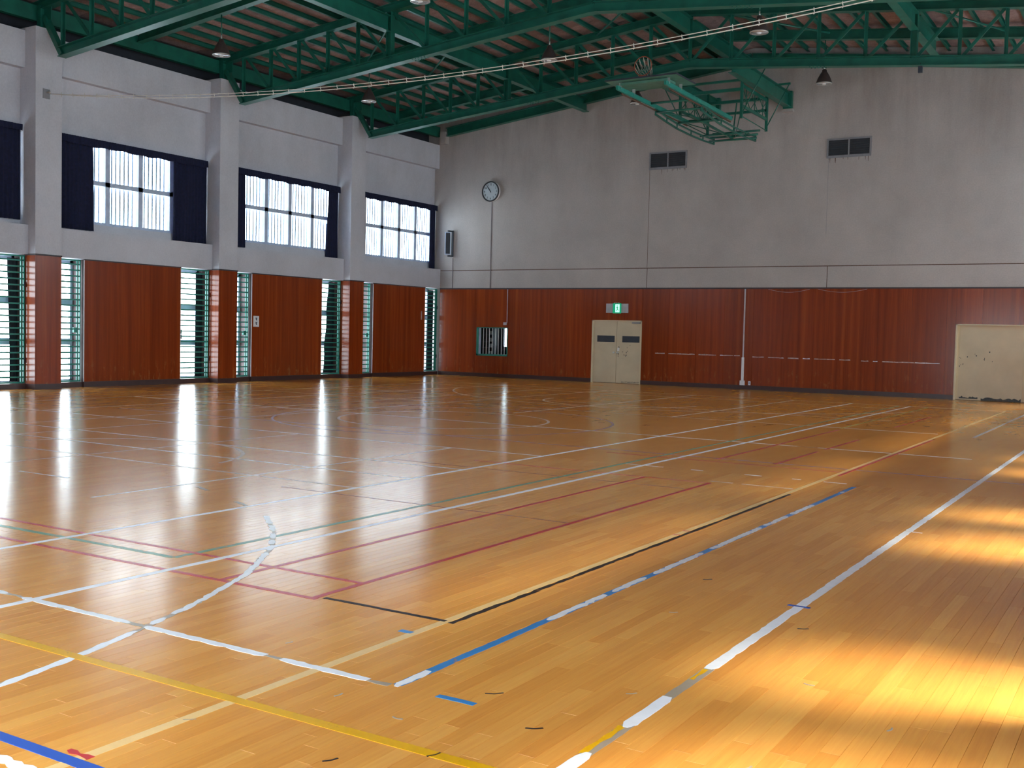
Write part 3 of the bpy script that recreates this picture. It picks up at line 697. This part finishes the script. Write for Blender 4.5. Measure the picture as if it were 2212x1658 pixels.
wall_front = struct(mb.build('wall_front', 'plaster'), 'plain plaster wall with glazed entrances behind the viewer', 'wall')
for a, b in FO:
    for k in range(4):
        xa = a + (b - a) * k / 4; xb = a + (b - a) * (k + 1) / 4
        fb = MB().box(xa, xa + 0.06, -LEN - 0.16, -LEN - 0.1, 0, 3.1).box(xb - 0.06, xb, -LEN - 0.16, -LEN - 0.1, 0, 3.1).build('entrance_frame', 'alu', wall_front)
        MB().box(xa + 0.06, xb - 0.06, -LEN - 0.133, -LEN - 0.127, 0.0, 3.1).build('pane', 'glass', fb)

# daylight portals: no light of their own, they only guide the sampling of the sky to the openings
def portal(loc, w, h, inward):
    d = bpy.data.lights.new('window_portal', 'AREA'); d.shape = 'RECTANGLE'; d.size = w; d.size_y = h; d.cycles.is_portal = True
    o = bpy.data.objects.new('window_portal', d); col.objects.link(o); o.location = loc
    o.rotation_euler = Vector(inward).to_track_quat('-Z', 'Y').to_euler()
for sx, bays in ((1, bays_l), (-1, bays_r)):
    for lo, hi, p0, p1, wl, wh_ in bays:
        x = -0.64 if sx > 0 else W + 0.64
        portal((x, (wl + wh_) / 2, 5.0), wh_ - wl, 2.04, (sx, 0, 0))
        portal((x, (lo + p0) / 2, 1.6), p0 - lo, 3.0, (sx, 0, 0)); portal((x, (p1 + hi) / 2, 1.6), hi - p1, 3.0, (sx, 0, 0))
for a, b in FO: portal(((a + b) / 2, -LEN - 0.3, 1.55), b - a, 3.1, (0, 1, 0))

# --- windows
wcount = [2]
pane_cache = {}
def upper_window(sx, k, bay, detail):
    X = (lambda x: x) if sx > 0 else (lambda x: W - x)
    lo, hi, p0, p1, wl, wh_ = bay
    wcount[0] += 1
    root = struct(empty('window_%d' % wcount[0], (0, 0, 0)), None, None)
    z0, z1 = 3.99, 6.02; n = 4; xg = -0.45
    def B(mb, x0, x1, y0, y1, za, zb):
        a, b = sorted((X(x0), X(x1))); return mb.box(a, b, y0, y1, za, zb)
    mb = MB(); B(mb, -0.52, -0.37, wl, wh_, z0, z0 + 0.07); B(mb, -0.52, -0.37, wl, wh_, z1 - 0.06, z1); B(mb, -0.52, -0.37, wl, wl + 0.06, z0, z1); B(mb, -0.52, -0.37, wh_ - 0.06, wh_, z0, z1)
    mb.build('window_frame', 'alu', root)
    st = (wh_ - wl) / n
    for j in range(1, n): B(MB(), -0.50, -0.40, wl + j * st - 0.07, wl + j * st + 0.07, z0 + 0.07, z1 - 0.06).build('mullion', 'alu', root)
    B(MB(), -0.50, -0.40, wl + 0.06, wh_ - 0.06, 4.97, 5.08).build('cross_rail', 'alu', root)
    for j in range(n):
        for a, b in ((z0 + 0.07, 4.97), (5.08, z1 - 0.06)): B(MB(), -0.455, -0.449, wl + j * st + 0.07, wl + (j + 1) * st - 0.07, a, b).build('pane', 'glass', root)
    if detail:
        bm_ = MB().box(-0.01, 0.01, -0.021, 0.021, z0 + 0.02, z1 - 0.02).mesh('security_bar', 'bar')
        y = wl + 0.1
        while y < wh_: obj('security_bar', bm_, root, (X(-0.565), y, 0)); y += 0.128
    return root
def low_door(sx, y0, y1, detail):
    X = (lambda x: x) if sx > 0 else (lambda x: W - x)
    def B(mb, x0, x1, a, b, za, zb):
        p, q = sorted((X(x0), X(x1))); return mb.box(p, q, a, b, za, zb)
    wcount[0] += 1
    root = struct(empty('window_%d' % wcount[0], (0, 0, 0)))
    zs = [0.12, 1.09, 2.05, HW]
    mb = MB(); B(mb, -0.58, -0.52, y0, y0 + 0.07, 0.12, HW); B(mb, -0.58, -0.52, y1 - 0.07, y1, 0.12, HW); B(mb, -0.58, -0.52, y0, y1, 0.12, 0.17); B(mb, -0.58, -0.52, y0, y1, HW - 0.12, HW)
    mb.build('door_frame', 'alu', root)
    for z in zs[1:3]: B(MB(), -0.58, -0.52, y0 + 0.07, y1 - 0.07, z - 0.075, z + 0.075).build('mid_rail', 'alu', root)
    for a, b in ((0.17, 1.015), (1.165, 1.975), (2.125, HW - 0.12)): B(MB(), -0.553, -0.547, y0 + 0.07, y1 - 0.07, a, b).build('pane', 'glass', root)
for k in range(6):
    upper_window(1, k, bays_l[k], k <= 3); upper_window(-1, k, bays_r[k], False)
    for sx, bays in ((1, bays_l), (-1, bays_r)):
        lo, hi, p0, p1, wl, wh_ = bays[k]
        low_door(sx, lo, p0 + 0.05, True); low_door(sx, p1 - 0.05, hi, True)

# --- green hinged grilles in the left gaps
bar_cache = {}
def grille(y0, y1, post_right, lock_y, label):
    """horizontal-bar gate in the plane x=-0.13"""
    g = empty('door_grille', (-0.13, y0, 0.13)); tag(g, label, 'grille', 'green barred grilles in the side wall'); w = y1 - y0; h = HW - 0.02 - 0.13
    mb = MB(); mb.box(-0.015, 0.015, 0.0, w, 0.0, 0.035).box(-0.015, 0.015, 0.0, w, h - 0.035, h); mb.build('rail', 'teal', g)
    for y in (0.0, w - 0.032, (w - 0.105) if post_right else 0.075): MB().box(-0.017, 0.017, y, y + 0.028, 0.035, h - 0.035).build('post', 'teal', g)
    key = round(w, 2)
    if key not in bar_cache: bar_cache[key] = MB().box(-0.006, 0.006, 0.01, w - 0.01, -0.017, 0.017).mesh('bar', 'teal')
    for j in range(20): obj('bar', bar_cache[key], g, (0, 0, 0.14 + j * (h - 0.2) / 19.4))
    MB().box(-0.025, 0.03, lock_y, lock_y + 0.11, 1.19, 1.31).build('lock_box', 'teal', g)
    return g
names = {0: 'next to the back corner', 1: 'beside the panel with the notice', 2: 'beside the widest wood panel', 3: 'at the left picture edge'}
for k in (0, 1, 2, 3):
    lo, hi, p0, p1, wl, wh_ = bays_l[k]
    if k < 3: grille(lo + 0.004, p0 - 0.016, True, p0 - lo - 0.22, f'green barred grille left of its panel, {names[k]}')
    grille(p1 + 0.016, hi - 0.004, True, 0.02, f'green barred grille right of its panel, {names[k]}' if k < 3 else 'green grille with horizontal bars at the left edge of the picture')
    mb = MB(); hy = hi - 0.05
    for z in (0.6, 2.35): tag(MB().tube([(-0.10, hi - 0.02, z), (-0.10, hi - 0.02, z + 0.12)], 0.018, 8).build('hinge', 'inkdark', wall_left, True))

# --- curtains
def curtain(name, y0, y1, z0, z1, xc, mat, label, group=None, folds=9.0, amp=0.03, flare=0.0, flare_l=0.0, cat='curtain', hemwave=0.0, parent=None):
    n = max(8, int((y1 - y0) / 0.025)); m_ = 10; mb = MB(); th = 0.006
    ph = random.random() * 6
    def pt(i, j, s):
        u = i / n; v = j / m_
        y = y0 + (y1 - y0) * u + flare * (1 - v) * (u if flare > 0 else (1 - u)) + flare_l * (1 - v) * (1 - u)
        a = amp * (0.6 + 0.4 * (1 - v))
        x = xc + a * math.sin(folds * 2 * math.pi * (y - y0) + ph) + 0.4 * a * math.sin(folds * 5.3 * (y - y0) + 2 * v) + s * th
        zb = z0 + hemwave * (math.sin(u * (y1 - y0) * 11 + ph) + 0.6 * math.sin(u * (y1 - y0) * 4.1))
        return (x, y, zb + (z1 - zb) * v)
    for s in (0, 1):
        for j in range(m_ + 1):
            for i in range(n + 1): mb.v.append(pt(i, j, s))
    K = (n + 1) * (m_ + 1)
    for j in range(m_):
        for i in range(n):
            a = j * (n + 1) + i; mb.f.append([a, a + 1, a + n + 2, a + n + 1]); mb.f.append([K + a, K + a + n + 1, K + a + n + 2, K + a + 1])
    for i in range(n):
        a = i; mb.f.append([a, K + a, K + a + 1, a + 1]); b = m_ * (n + 1) + i; mb.f.append([b, b + 1, K + b + 1, K + b])
    for j in range(m_):
        a = j * (n + 1); mb.f.append([a, a + n + 1, K + a + n + 1, K + a]); b = a + n; mb.f.append([b, K + b, K + b + n + 1, b + n + 1])
    o = mb.build(name, mat, parent, True)
    if parent is None: tag(o, label, cat, group)
    return o
CX = -0.25
def uwin(k, yl, yr, el, er, which):
    lo, hi = bays_l[k][:2]
    if yl > lo + 0.05: curtain('window_curtain', lo + 0.02, yl, 3.82, 5.97, CX, 'navy', f'navy curtain gathered on the left of {which}', 'navy window curtains', flare=el)
    if yr < hi - 0.05: curtain('window_curtain', yr, hi - 0.02, 3.80, 5.97, CX, 'navy', f'navy curtain gathered on the right of {which}', 'navy window curtains', flare=er)
    curtain('curtain_valance', lo + 0.02, hi - 0.02, 5.86, 6.05, CX + 0.085, 'navy', f'ruffled navy valance along the top of {which}', 'navy valances', folds=13, amp=0.02, cat='valance', hemwave=0.012)
uwin(2, -14.47, -11.95, 0.08, 0.0, 'the widest upper window, nearest the camera')
uwin(1, -9.36, -5.80, 0.02, -0.06, 'the middle upper window')
uwin(0, -4.16, -0.38, 0.12, 0.0, 'the upper window next to the corner')
curtain('window_curtain', -18.2, -16.42, 3.9, 6.0, CX, 'navy', 'navy curtain cut off by the left edge of the picture', 'navy window curtains')
curtain('curtain_valance', -20.5, -16.40, 5.93, 6.07, CX + 0.085, 'navy', 'ruffled navy valance at the left edge of the picture', 'navy valances', folds=13, amp=0.02, cat='valance')
for k, ys_, ye_, xc_, fl_ in ((0, -0.37, -0.03, -0.27, -0.0), (1, -5.56, -5.02, -0.40, -0.20), (2, -11.0, -10.45, -0.42, -0.02), (3, -16.62, -16.1, -0.42, 0.07)):
    curtain('door_curtain', ys_, ye_, 0.16, 3.02, xc_, 'black', f'black curtain bunched behind the green grille {names[k]}', 'black door curtains', folds=12, amp=0.022, flare_l=fl_)

# --- notice on the panel of the middle bay, small red tag by the corner
nt_ = empty('notice_plate', (0.0, bays_l[1][2] + 0.17, 1.72)); tag(nt_, 'small white notice with two dark characters on the middle wood panel', 'notice')
MB().box(0.0, 0.012, -0.11, 0.11, -0.155, 0.155).build('plate', 'white', nt_)
for zc in (0.065, -0.06):
    mb = MB()
    for a, b, w_ in (((-0.04, 0.03), (0.04, 0.03), .018), ((0.0, 0.04), (0.0, -0.04), .02), ((-0.03, 0.005), (0.03, 0.005), .016), ((-0.02, -0.015), (0.03, -0.03), .016)):
        mb.bar((0.0125, a[0], zc + a[1]), (0.0125, b[0], zc + b[1]), w_, 0.003, (1, 0, 0))
    mb.build('character', 'inkdark', nt_)
tag(MB().box(0.0, 0.008, -1.12, -1.07, 1.95, 2.25).build('paper_strip', 'tape'), 'small pinkish paper strip on the wood panel beside the corner', 'paper')
for k in (0, 1, 2):
    lo, hi, p0, p1 = bays_l[k][:4]
    tag(MB().box(-0.52, -0.5, p1 + 0.36, p1 + 0.50, 1.18, 1.31).build('door_sticker', 'inkdark'), f'small dark square sticker on the glass behind the grille {names[k]}', 'sticker')

# ------------------------------------------------------------------ roof
mb = MB()
shade_eave = 4.0  # unseen eave overhang, added to keep sun off the upper right windows
for s in (0, 1):
    xa, xb = (-shade_eave, W / 2) if s == 0 else (W / 2, W + shade_eave)
    f_ = lambda x: 8.82 + 0.11 * min(x, W - x) + DECK + 0.04
    mb.prism([(xa, f_(xa)), (xb, f_(xb)), (xb, f_(xb) + 0.12), (xa, f_(xa) + 0.12)], 'y', -LEN - 0.3, 0.4)
ceiling = struct(mb.build('ceiling', 'roofdeck'), 'low gabled roof of pinkish boards on green purlins', 'ceiling')
NP = 20; SP = (W / 2 - 0.25) / NP
px = [0.25 + SP * k for k in range(NP)] + [W / 2 + SP * 0 + SP * (k + 1) - 0.0 for k in range(NP)]
px = [0.25 + SP * k for k in range(NP)]; px = px + [W - x for x in px[::-1]]
pm = MB()
pm.box(-0.035, 0.035, -LEN, -0.02, 0.0, 0.008).box(-0.035, -0.028, -LEN, -0.02, 0.008, 0.12).box(-0.035, 0.035, -LEN, -0.02, 0.112, 0.12)
pme = pm.mesh('purlin', 'green')
for x in px: obj('purlin', pme, ceiling, (x, 0, top_z(x) + 0.1))
# boards between purlins
lx_ = [0.0 - 0.3] + px + [W + 0.3]
strips = []
edges = px + []
allb = []
xs = [-0.45] + px[:NP] + [W / 2] + px[NP:] + [W + 0.45]
BL = 1.84
ny = int(LEN / BL) + 1
for a, b in zip(xs, xs[1:]):
    for j in range(ny):
        yb = 0.0 - j * BL; ya = max(yb - BL, -LEN)
        xm = (a + b) / 2; ym = (ya + yb) / 2
        # distance measure: boards over the far half of the hall show largest
        vis = xm < 21.0 and ym > -17.5 + 0.0 and (xm < 7 or ym > -13) and (xm < 15.0 or ym > -7.5)
        allb.append((not vis, -ym, a, b, ya, yb))
allb.sort()
bm_cache = {}
def board_shape(mb, x0, x1, y0, y1, z0, z1):
    return mb.quad8([(x0, y0, z0), (x1, y0, z1), (x1, y1, z1), (x0, y1, z0), (x0, y0, z0 + .03), (x1, y0, z1 + .03), (x1, y1, z1 + .03), (x0, y1, z0 + .03)])
rest = MB(); cnt = 0
for nv, _, a, b, ya, yb in allb:
    za = 8.82 + 0.11 * fold(a) + DECK; zb = 8.82 + 0.11 * fold(b) + DECK
    g2 = 0.004
    if not nv and cnt < 300:
        key = (round(b - a, 3), round(yb - ya, 3), round(zb - za, 3))
        if key not in bm_cache: bm_cache[key] = board_shape(MB(), 0, b - a, g2, yb - ya - g2, 0, zb - za).mesh('roof_board', 'board')
        obj('roof_board', bm_cache[key], ceiling, (a, ya, za)); cnt += 1
    else: board_shape(rest, a, b, ya + g2, yb - g2, za, zb)
tag(rest.build('roof_boards', 'board', ceiling), kind='stuff')

# trusses
VX = [0.78, 1.78, 2.77, 3.76, 4.75, 5.76, 6.88, 8.02, 9.14, 10.27]
VX = VX + [W / 2] + [W - x for x in VX[::-1]]
BOLT = MB().lathe([(0.016, 0.0), (0.016, 0.03)], 6).mesh('bolt', 'green')
def truss(y, label):
    t = empty('roof_truss', (0, y, 0)); tag(t, label, 'truss', 'green roof trusses')
    for xa, xb in ((-0.3, W / 2), (W / 2, W + 0.3)):
        MB().hbeam((xa, 0, 8.82 + 0.11 * fold(xa)), (xb, 0, 8.82 + 0.11 * fold(xb)), 0.2, 0.2).build('top_chord', 'green', t)
    for xa, xb in ((0.70, W / 2), (W / 2, W - 0.70)):
        MB().hbeam((xa, 0, bot_z(xa) + 0.1), (xb, 0, bot_z(xb) + 0.1), 0.22, 0.22, 0.016).build('bottom_chord', 'green', t)
    for i, x in enumerate(VX):
        wide = abs(fold(x) - 5.76) < 0.1
        w_ = 0.15 if wide else 0.075
        mb = MB()
        if wide: mb.hbeam((x, 0, bot_z(x) + 0.18), (x, 0, top_z(x) - 0.08), 0.16, 0.15, 0.012, up=(1, 0, 0))
        else:
            mb.bar((x, 0.02, bot_z(x) + 0.18), (x, 0.02, top_z(x) - 0.08), 0.008, 0.075, up=(1, 0, 0)); mb.bar((x - 0.034, -0.015, bot_z(x) + 0.18), (x - 0.034, -0.015, top_z(x) - 0.08), 0.075, 0.008, up=(1, 0, 0))
        mb.build('vertical', 'green', t)
    left = VX[:11]
    for i in range(10):
        for mir in (0, 1):
            a, b = left[i], left[i + 1]
            pa = (a + 0.05, 0.03, top_z(a) - 0.07); pb = (b - 0.05, 0.03, bot_z(b) + 0.19)
            if mir: pa = (W - pa[0], pa[1], pa[2]); pb = (W - pb[0], pb[1], pb[2])
            MB().bar(pa, pb, 0.03, 0.075).build('diagonal', 'green', t)
    for mir in (0, 1):
        f2 = (lambda x: x) if not mir else (lambda x: W - x)
        MB().bar((f2(0.12), 0, 8.55), (f2(0.76), 0, 7.62), 0.14, 0.11).build('end_strut', 'green', t)
        mb = MB(); a, b = sorted((f2(-0.05), f2(0.09))); mb.box(a, b, -0.1, 0.1, 8.26, 8.80); a, b = sorted((f2(-0.2), f2(0.2))); mb.box(a, b, -0.16, 0.16, 8.26, 8.29)
        a, b = sorted((f2(0.09), f2(0.34))); mb.box(a, b, -0.008, 0.008, 8.48, 8.80)
        mb.build('bearing_post', 'green', t)
    MB().box(W / 2 - 0.12, W / 2 + 0.12, -0.12, 0.12, bot_z(W / 2) - 0.02, bot_z(W / 2) - 0.004).build('splice_plate', 'green', t)
    for xs_ in (6.5, W - 8.2):
        for q in range(5):
            for yy in (-0.07, 0.07): obj('bolt', BOLT, t, (xs_ + q * 0.09, yy, bot_z(xs_ + q * 0.09) - 0.028))
    return t
truss(COLS[0], 'green lattice roof truss closest to the back wall, above the basketball hoop')
truss(COLS[1], 'green lattice roof truss in the middle, with a kink above the hoop')
truss(COLS[2], 'green lattice roof truss at the top left corner, nearest the camera')
# mid-bay rafters
MIDS = [-2.5, -7.7, -13.24]
for y, lb in zip(MIDS, ('plain green rafter next to the back wall behind the farthest truss', 'plain green rafter between the middle and farthest trusses', 'plain green rafter just right of the nearest truss')):
    r = empty('rafter', (0, y, 0)); tag(r, lb, 'rafter', 'plain mid-bay rafters')
    for xa, xb in ((-0.06, W / 2), (W / 2, W + 0.06)):
        MB().hbeam((xa, 0, 8.82 + 0.11 * fold(xa) - 0.035), (xb, 0, 8.82 + 0.11 * fold(xb) - 0.035), 0.18, 0.26).build('rafter_half', 'green', r)
# longitudinal beams at the quarter points and the ridge
ys = [0.0] + COLS[:3]
for x, lb in ((5.75, 'left of the hoop'), (W / 2, 'along the ridge'), (17.05, 'right of the hoop')):
    for (b, a), lb2 in zip(zip(ys, ys[1:]), ('from the back wall to the farthest truss', 'between the farthest and middle trusses', 'between the middle and nearest trusses')):
        if x > 17 and a < -12: continue
        zc = top_z(x) - 0.192 - 0.195
        tag(MB().hbeam((x, a + 0.09, zc), (x, (b - 0.09) if b < 0 else (0.0 if x < 17 else -2.42), zc), 0.2, 0.39).build('longitudinal_beam', 'green'), f'deep green beam {lb2}, {lb}', 'beam', 'deep green beams along the hall')
# thin bracing rods in the roof plane
for xa, ya, xb, yb, lb in ((5.9, -10.3, 2.9, -7.8, 'left of the quarter beam'), (5.9, -7.6, 2.9, -5.1, 'near the far truss at left'), (11.5, -7.6, 8.7, -5.1, 'left of the ridge'), (12.2, -4.8, 14.4, -2.66, 'behind the far truss right of the ridge'), (18.7, -2.66, 17.3, -4.8, 'at the right edge of the picture'), (5.9, -4.8, 9.8, -2.6, 'behind the far truss left of the ridge')):
    tag(MB().tube([(xa, ya, top_z(xa) - 0.02), (xb, yb, top_z(xb) - 0.02)], 0.028, 8).build('bracing_rod', 'green', smooth=True), 'thin green diagonal roof brace ' + lb, 'brace')
# pulley hanging under the far truss
pu = empty('pulley', (17.2, COLS[0], 7.98)); tag(pu, 'small dark pulley block hanging under the truss at right', 'pulley')
MB().box(-0.045, 0.045, -0.04, 0.04, -0.09, 0.06).build('block', 'inkdark', pu); MB().tube([(0, 0, 0.06), (0, 0, 0.14)], 0.012, 6).build('shackle', 'inkdark', pu)

# ------------------------------------------------------------------ pendant lamps
def lamp(x, y, z, label):
    t = empty('pendant_lamp', (x, y, z)); tag(t, label, 'lamp', 'brown pendant lamps')
    MB().lathe([(0.205, 0.0), (0.21, 0.01), (0.205, 0.03), (0.175, 0.12), (0.125, 0.22), (0.09, 0.28), (0.065, 0.31), (0.06, 0.36), (0.03, 0.38)], 28).build('shade', 'shade', t, True)
    MB().lathe([(0.197, -0.008), (0.20, 0.0), (0.195, 0.006)], 28).build('reflector', 'lens', t, True)
    MB().lathe([(0.05, -0.03), (0.06, -0.008), (0.04, 0.0)], 14).build('bulb', 'white', t, True)
    MB().lathe([(0.198, -0.014), (0.212, -0.014), (0.212, 0.006), (0.198, 0.006), (0.198, -0.014)], 28, cap=False).build('guard_ring', 'steel', t, True)
    topz = top_z(x) - 0.168 - z
    MB().tube([(0, 0, 0.37), (0, 0, 0.47)], 0.018, 8).build('hanger', 'steel', t, True)
    MB().tube([(0, 0, 0.46), (0, 0, topz)], 0.014, 8).build('rod', 'green', t, True)
for x, y, z, lb in ((2.86, -13.24, 8.02, 'leftmost brown pendant lamp, hanging from a long rod near the columns'),
                    (2.87, -7.7, 8.00, 'brown pendant lamp hanging before the left end of the far truss'),
                    (8.73, -13.24, 8.48, 'pendant lamp cut by the top edge of the picture'),
                    (8.71, -7.7, 8.50, 'brown pendant lamp just above the wires, left of the hoop'),
                    (14.2, -7.7, 8.52, 'brown pendant lamp just below the wires, right of the hoop'),
                    (14.25, -2.5, 8.44, 'brown pendant lamp hanging alone against the back wall'),
                    (8.76, -2.5, 8.40, 'pendant lamp half hidden by the folded hoop arms')):
    lamp(x, y, z, lb)

# ------------------------------------------------------------------ wires across the hall
def sagz(x): t = x / W; return 6.82 - 0.78 * 4 * t * (1 - t)
YW = -16.1
wr = empty('divider_wire', (0.26, YW, 6.8)); tag(wr, 'pair of sagging pale wires with clips crossing the hall under the roof', 'wire')
def wpt(t, dz): x = 0.40 + (W - 0.8) * t; return (x - 0.26, 0, sagz(x) - 6.8 + dz * min(1, 6 * t, 6 * (1 - t)))
for dz, r in ((0.028, 0.0075), (-0.028, 0.009)): MB().tube([wpt(k / 60, dz) for k in range(61)], r, 6).build('wire', 'rope', wr, True)
cm = MB().tube([(0, 0, -0.045), (0.006, 0.012, -0.02), (0, 0, 0.02), (0, 0, 0.05)], 0.007, 6).mesh('clip', 'rope', True)
for k in range(1, 54): obj('clip', cm, wr, wpt(k / 54, 0.0))
bp_ = empty('wire_bracket', (0.26, YW, 6.78)); tag(bp_, 'bluish metal plate with hook holding the wires on the near column', 'bracket')
MB().box(0.0, 0.012, -0.09, 0.09, -0.11, 0.11).build('plate', 'frame', bp_); MB().tube([(0.01, 0.02, 0.04), (0.07, 0.04, 0.05), (0.10, 0.03, 0.02), (0.14, 0, 0.02)], 0.016, 8).build('hook', 'rope', bp_, True)
MB().lathe([(0.028, 0), (0.028, 0.02)], 12, (0.07, 0.05, 0.03), 'y').build('ring', 'rope', bp_, True)

# ------------------------------------------------------------------ goal support beams and folded goal
CXG = W / 2
for s, lb in ((-1, 'left'), (1, 'right')):
    x = CXG + s * 1.12
    b = empty('goal_beam', (x, 0, 0)); tag(b, f'bright green beam from the far truss into the back wall, {lb} of the folded hoop', 'beam', 'beams carrying the folded hoop')
    MB().hbeam((0, COLS[0] + 0.1, 8.62), (0, -0.14, 8.62), 0.2, 0.42).build('beam', 'green', b)
    MB().box(-0.13, 0.13, -0.14, -0.0, 8.36, 8.88).build('wall_block', 'green', b); MB().box(-0.17, 0.17, -0.16, 0.0, 8.28, 8.36).build('wall_seat', 'plaster_back', b)
g = empty('basketball_goal', (CXG, 0, 7.5)); tag(g, 'folded green basketball goal hanging from the roof with hoop and net', 'basketball goal')
def gb(a, b, w, h, name, mat='green', up=(0, 0, 1)): return MB().bar((a[0], a[1], a[2] - 7.5), (b[0], b[1], b[2] - 7.5), w, h, up).build(name, mat, g)
def gt(pts, r, name, mat='green'): return MB().tube([(p[0], p[1], p[2] - 7.5) for p in pts], r, 8).build(name, mat, g, True)
bb = MB().box(-0.93, 0.93, -8.0, -6.8, 0.215, 0.245).build('backboard', 'backboard', g)
MB().box(-0.935, 0.935, -8.012, -8.0, 0.213, 0.25).build('board_edge', 'inkdark', bb); MB().box(0.93, 0.94, -8.0, -6.8, 0.213, 0.25).build('board_edge', 'inkdark', bb)
gb((-0.62, -7.55, 7.67), (0.62, -7.55, 7.67), 0.5, 0.06, 'board_stiffener', 'backboard')
# hoop: the ring stands upright on the folded board
ry = -7.85; rz = 7.76 + 0.27
ring = [(0.225 * math.cos(2 * math.pi * k / 28), ry, rz + 0.225 * math.sin(2 * math.pi * k / 28)) for k in range(29)]
gt(ring, 0.011, 'rim', 'rim'); MB().box(-0.10, 0.10, ry - 0.03, ry + 0.03, 0.245, 0.31).build('rim_bracket', 'rim', g)
mb = MB()
for k in range(12):
    a = 2 * math.pi * k / 12; b_ = a + math.pi / 12
    for s in (1, -1):
        p0_ = Vector((0.225 * math.cos(a), ry, rz - 7.5 + 0.225 * math.sin(a))); p2_ = Vector((0.08 * math.cos(a + s * 0.5), ry + 0.28, 0.33 + 0.06 * math.sin(a + s * 0.5)))
        p1_ = p0_.lerp(p2_, 0.5) + Vector((0.03 * math.cos(b_), 0.02, -0.05))
        mb.tube([p0_, p1_, p2_], 0.006, 5)
mb.build('net', 'net', g, True)
for s in (-1, 1):
    xa = s * 0.63; xp = s * 0.89
    # upper arm (board to front hanger), lower arm (front to back), hangers
    gb((xa, -7.95, 7.56), (xa, -3.45, 7.52), 0.055, 0.10, 'upper_arm', 'teal')
    gb((xa, -7.7, 7.46), (xa, -3.5, 7.42), 0.03, 0.03, 'arm_rod', 'rust')
    for y in (-7.75, -7.0): gb((xa, y, 7.56), (xa, y, 7.72), 0.07, 0.02, 'arm_clip', 'steel', (0, 1, 0))
    ch = [(-5.65, 7.34), (-4.9, 7.27), (-4.2, 7.22), (-3.2, 7.20), (-2.3, 7.21), (-1.45, 7.24)]
    for (y0_, z0_), (y1_, z1_) in zip(ch, ch[1:]):
        gb((xa, y0_, z0_), (xa, y1_, z1_), 0.05, 0.035, 'lower_chord'); gb((xa, y0_, z0_ + 0.13), (xa, y1_, z1_ + 0.13), 0.05, 0.03, 'lower_chord')
        gb((xa, y0_, z0_), (xa, y0_, z0_ + 0.14), 0.03, 0.02, 'chord_post', 'green', (0, 1, 0))
    gb((xa, -1.45, 7.22), (xa, -1.45, 7.40), 0.05, 0.03, 'chord_post', 'green', (0, 1, 0))
    for y in (-3.4, -1.3):
        gb((xp, y, 7.52), (xp, y, 8.74), 0.07, 0.07, 'hanger', 'green', (0, 1, 0))
        gt([(xp, y, 7.62), (s * 1.52, y, 8.80)], 0.016, 'side_brace')
        gb((s * 1.0, y, 8.82), (s * 1.56, y, 8.82), 0.06, 0.05, 'outrigger')
    # side lattice between the two hangers
    gb((xp, -3.4, 8.40), (xp, -1.3, 8.40), 0.04, 0.09, 'side_rail'); gb((xp, -3.4, 7.86), (xp, -1.3, 7.86), 0.04, 0.08, 'side_rail')
    for k in range(3):
        y0_ = -3.4 + 0.7 * k
        gb((xp, y0_, 7.88), (xp, y0_ + 0.7, 8.38), 0.015, 0.02, 'lattice_bar'); gb((xp, y0_, 8.38), (xp, y0_ + 0.7, 7.88), 0.015, 0.02, 'lattice_bar')
        gb((xp, y0_ + 0.35, 7.88), (xp, y0_ + 0.35, 8.38), 0.02, 0.015, 'lattice_bar', 'green', (0, 1, 0))
    gt([(xp, -3.38, 7.58), (xp, -1.35, 7.55)], 0.014, 'side_rod')
# cross bars
for y, z, r in ((-3.4, 8.30, 0.04), (-3.4, 8.55, 0.03), (-1.3, 8.46, 0.04), (-1.3, 8.12, 0.035)): gb((-0.89, y, z), (0.89, y, z), 2 * r, 2 * r, 'cross_bar')
for y, z in ((-3.42, 7.56), (-1.32, 7.56), (-1.6, 7.30), (-1.5, 7.42), (-5.6, 7.40), (-2.3, 7.34), (-4.2, 7.36), (-6.0, 7.55)): gt([(-0.72 if y > -3 else -0.66, y, z), (0.72 if y > -3 else 0.66, y, z)], 0.03, 'pivot_tube', 'green')
for s in (-1, 1):
    gt([(s * 0.62, -5.6, 7.40), (s * 0.0, -3.45, 7.56)], 0.014, 'tie_rod'); gt([(s * 0.85, -3.4, 7.56), (0, -1.4, 7.40)], 0.014, 'tie_rod')
gb((0.0, -4.9, 7.42), (0.0, -1.6, 7.34), 0.06, 0.05, 'center_beam'); gb((0.0, -1.6, 7.34), (0.0, -1.35, 8.4), 0.03, 0.03, 'center_strut')
for x in (-0.3, 0.3): MB().box(x - 0.06, x + 0.06, -3.55, -3.4, 0.0, 0.12).build('pivot_block', 'inkdark', g)
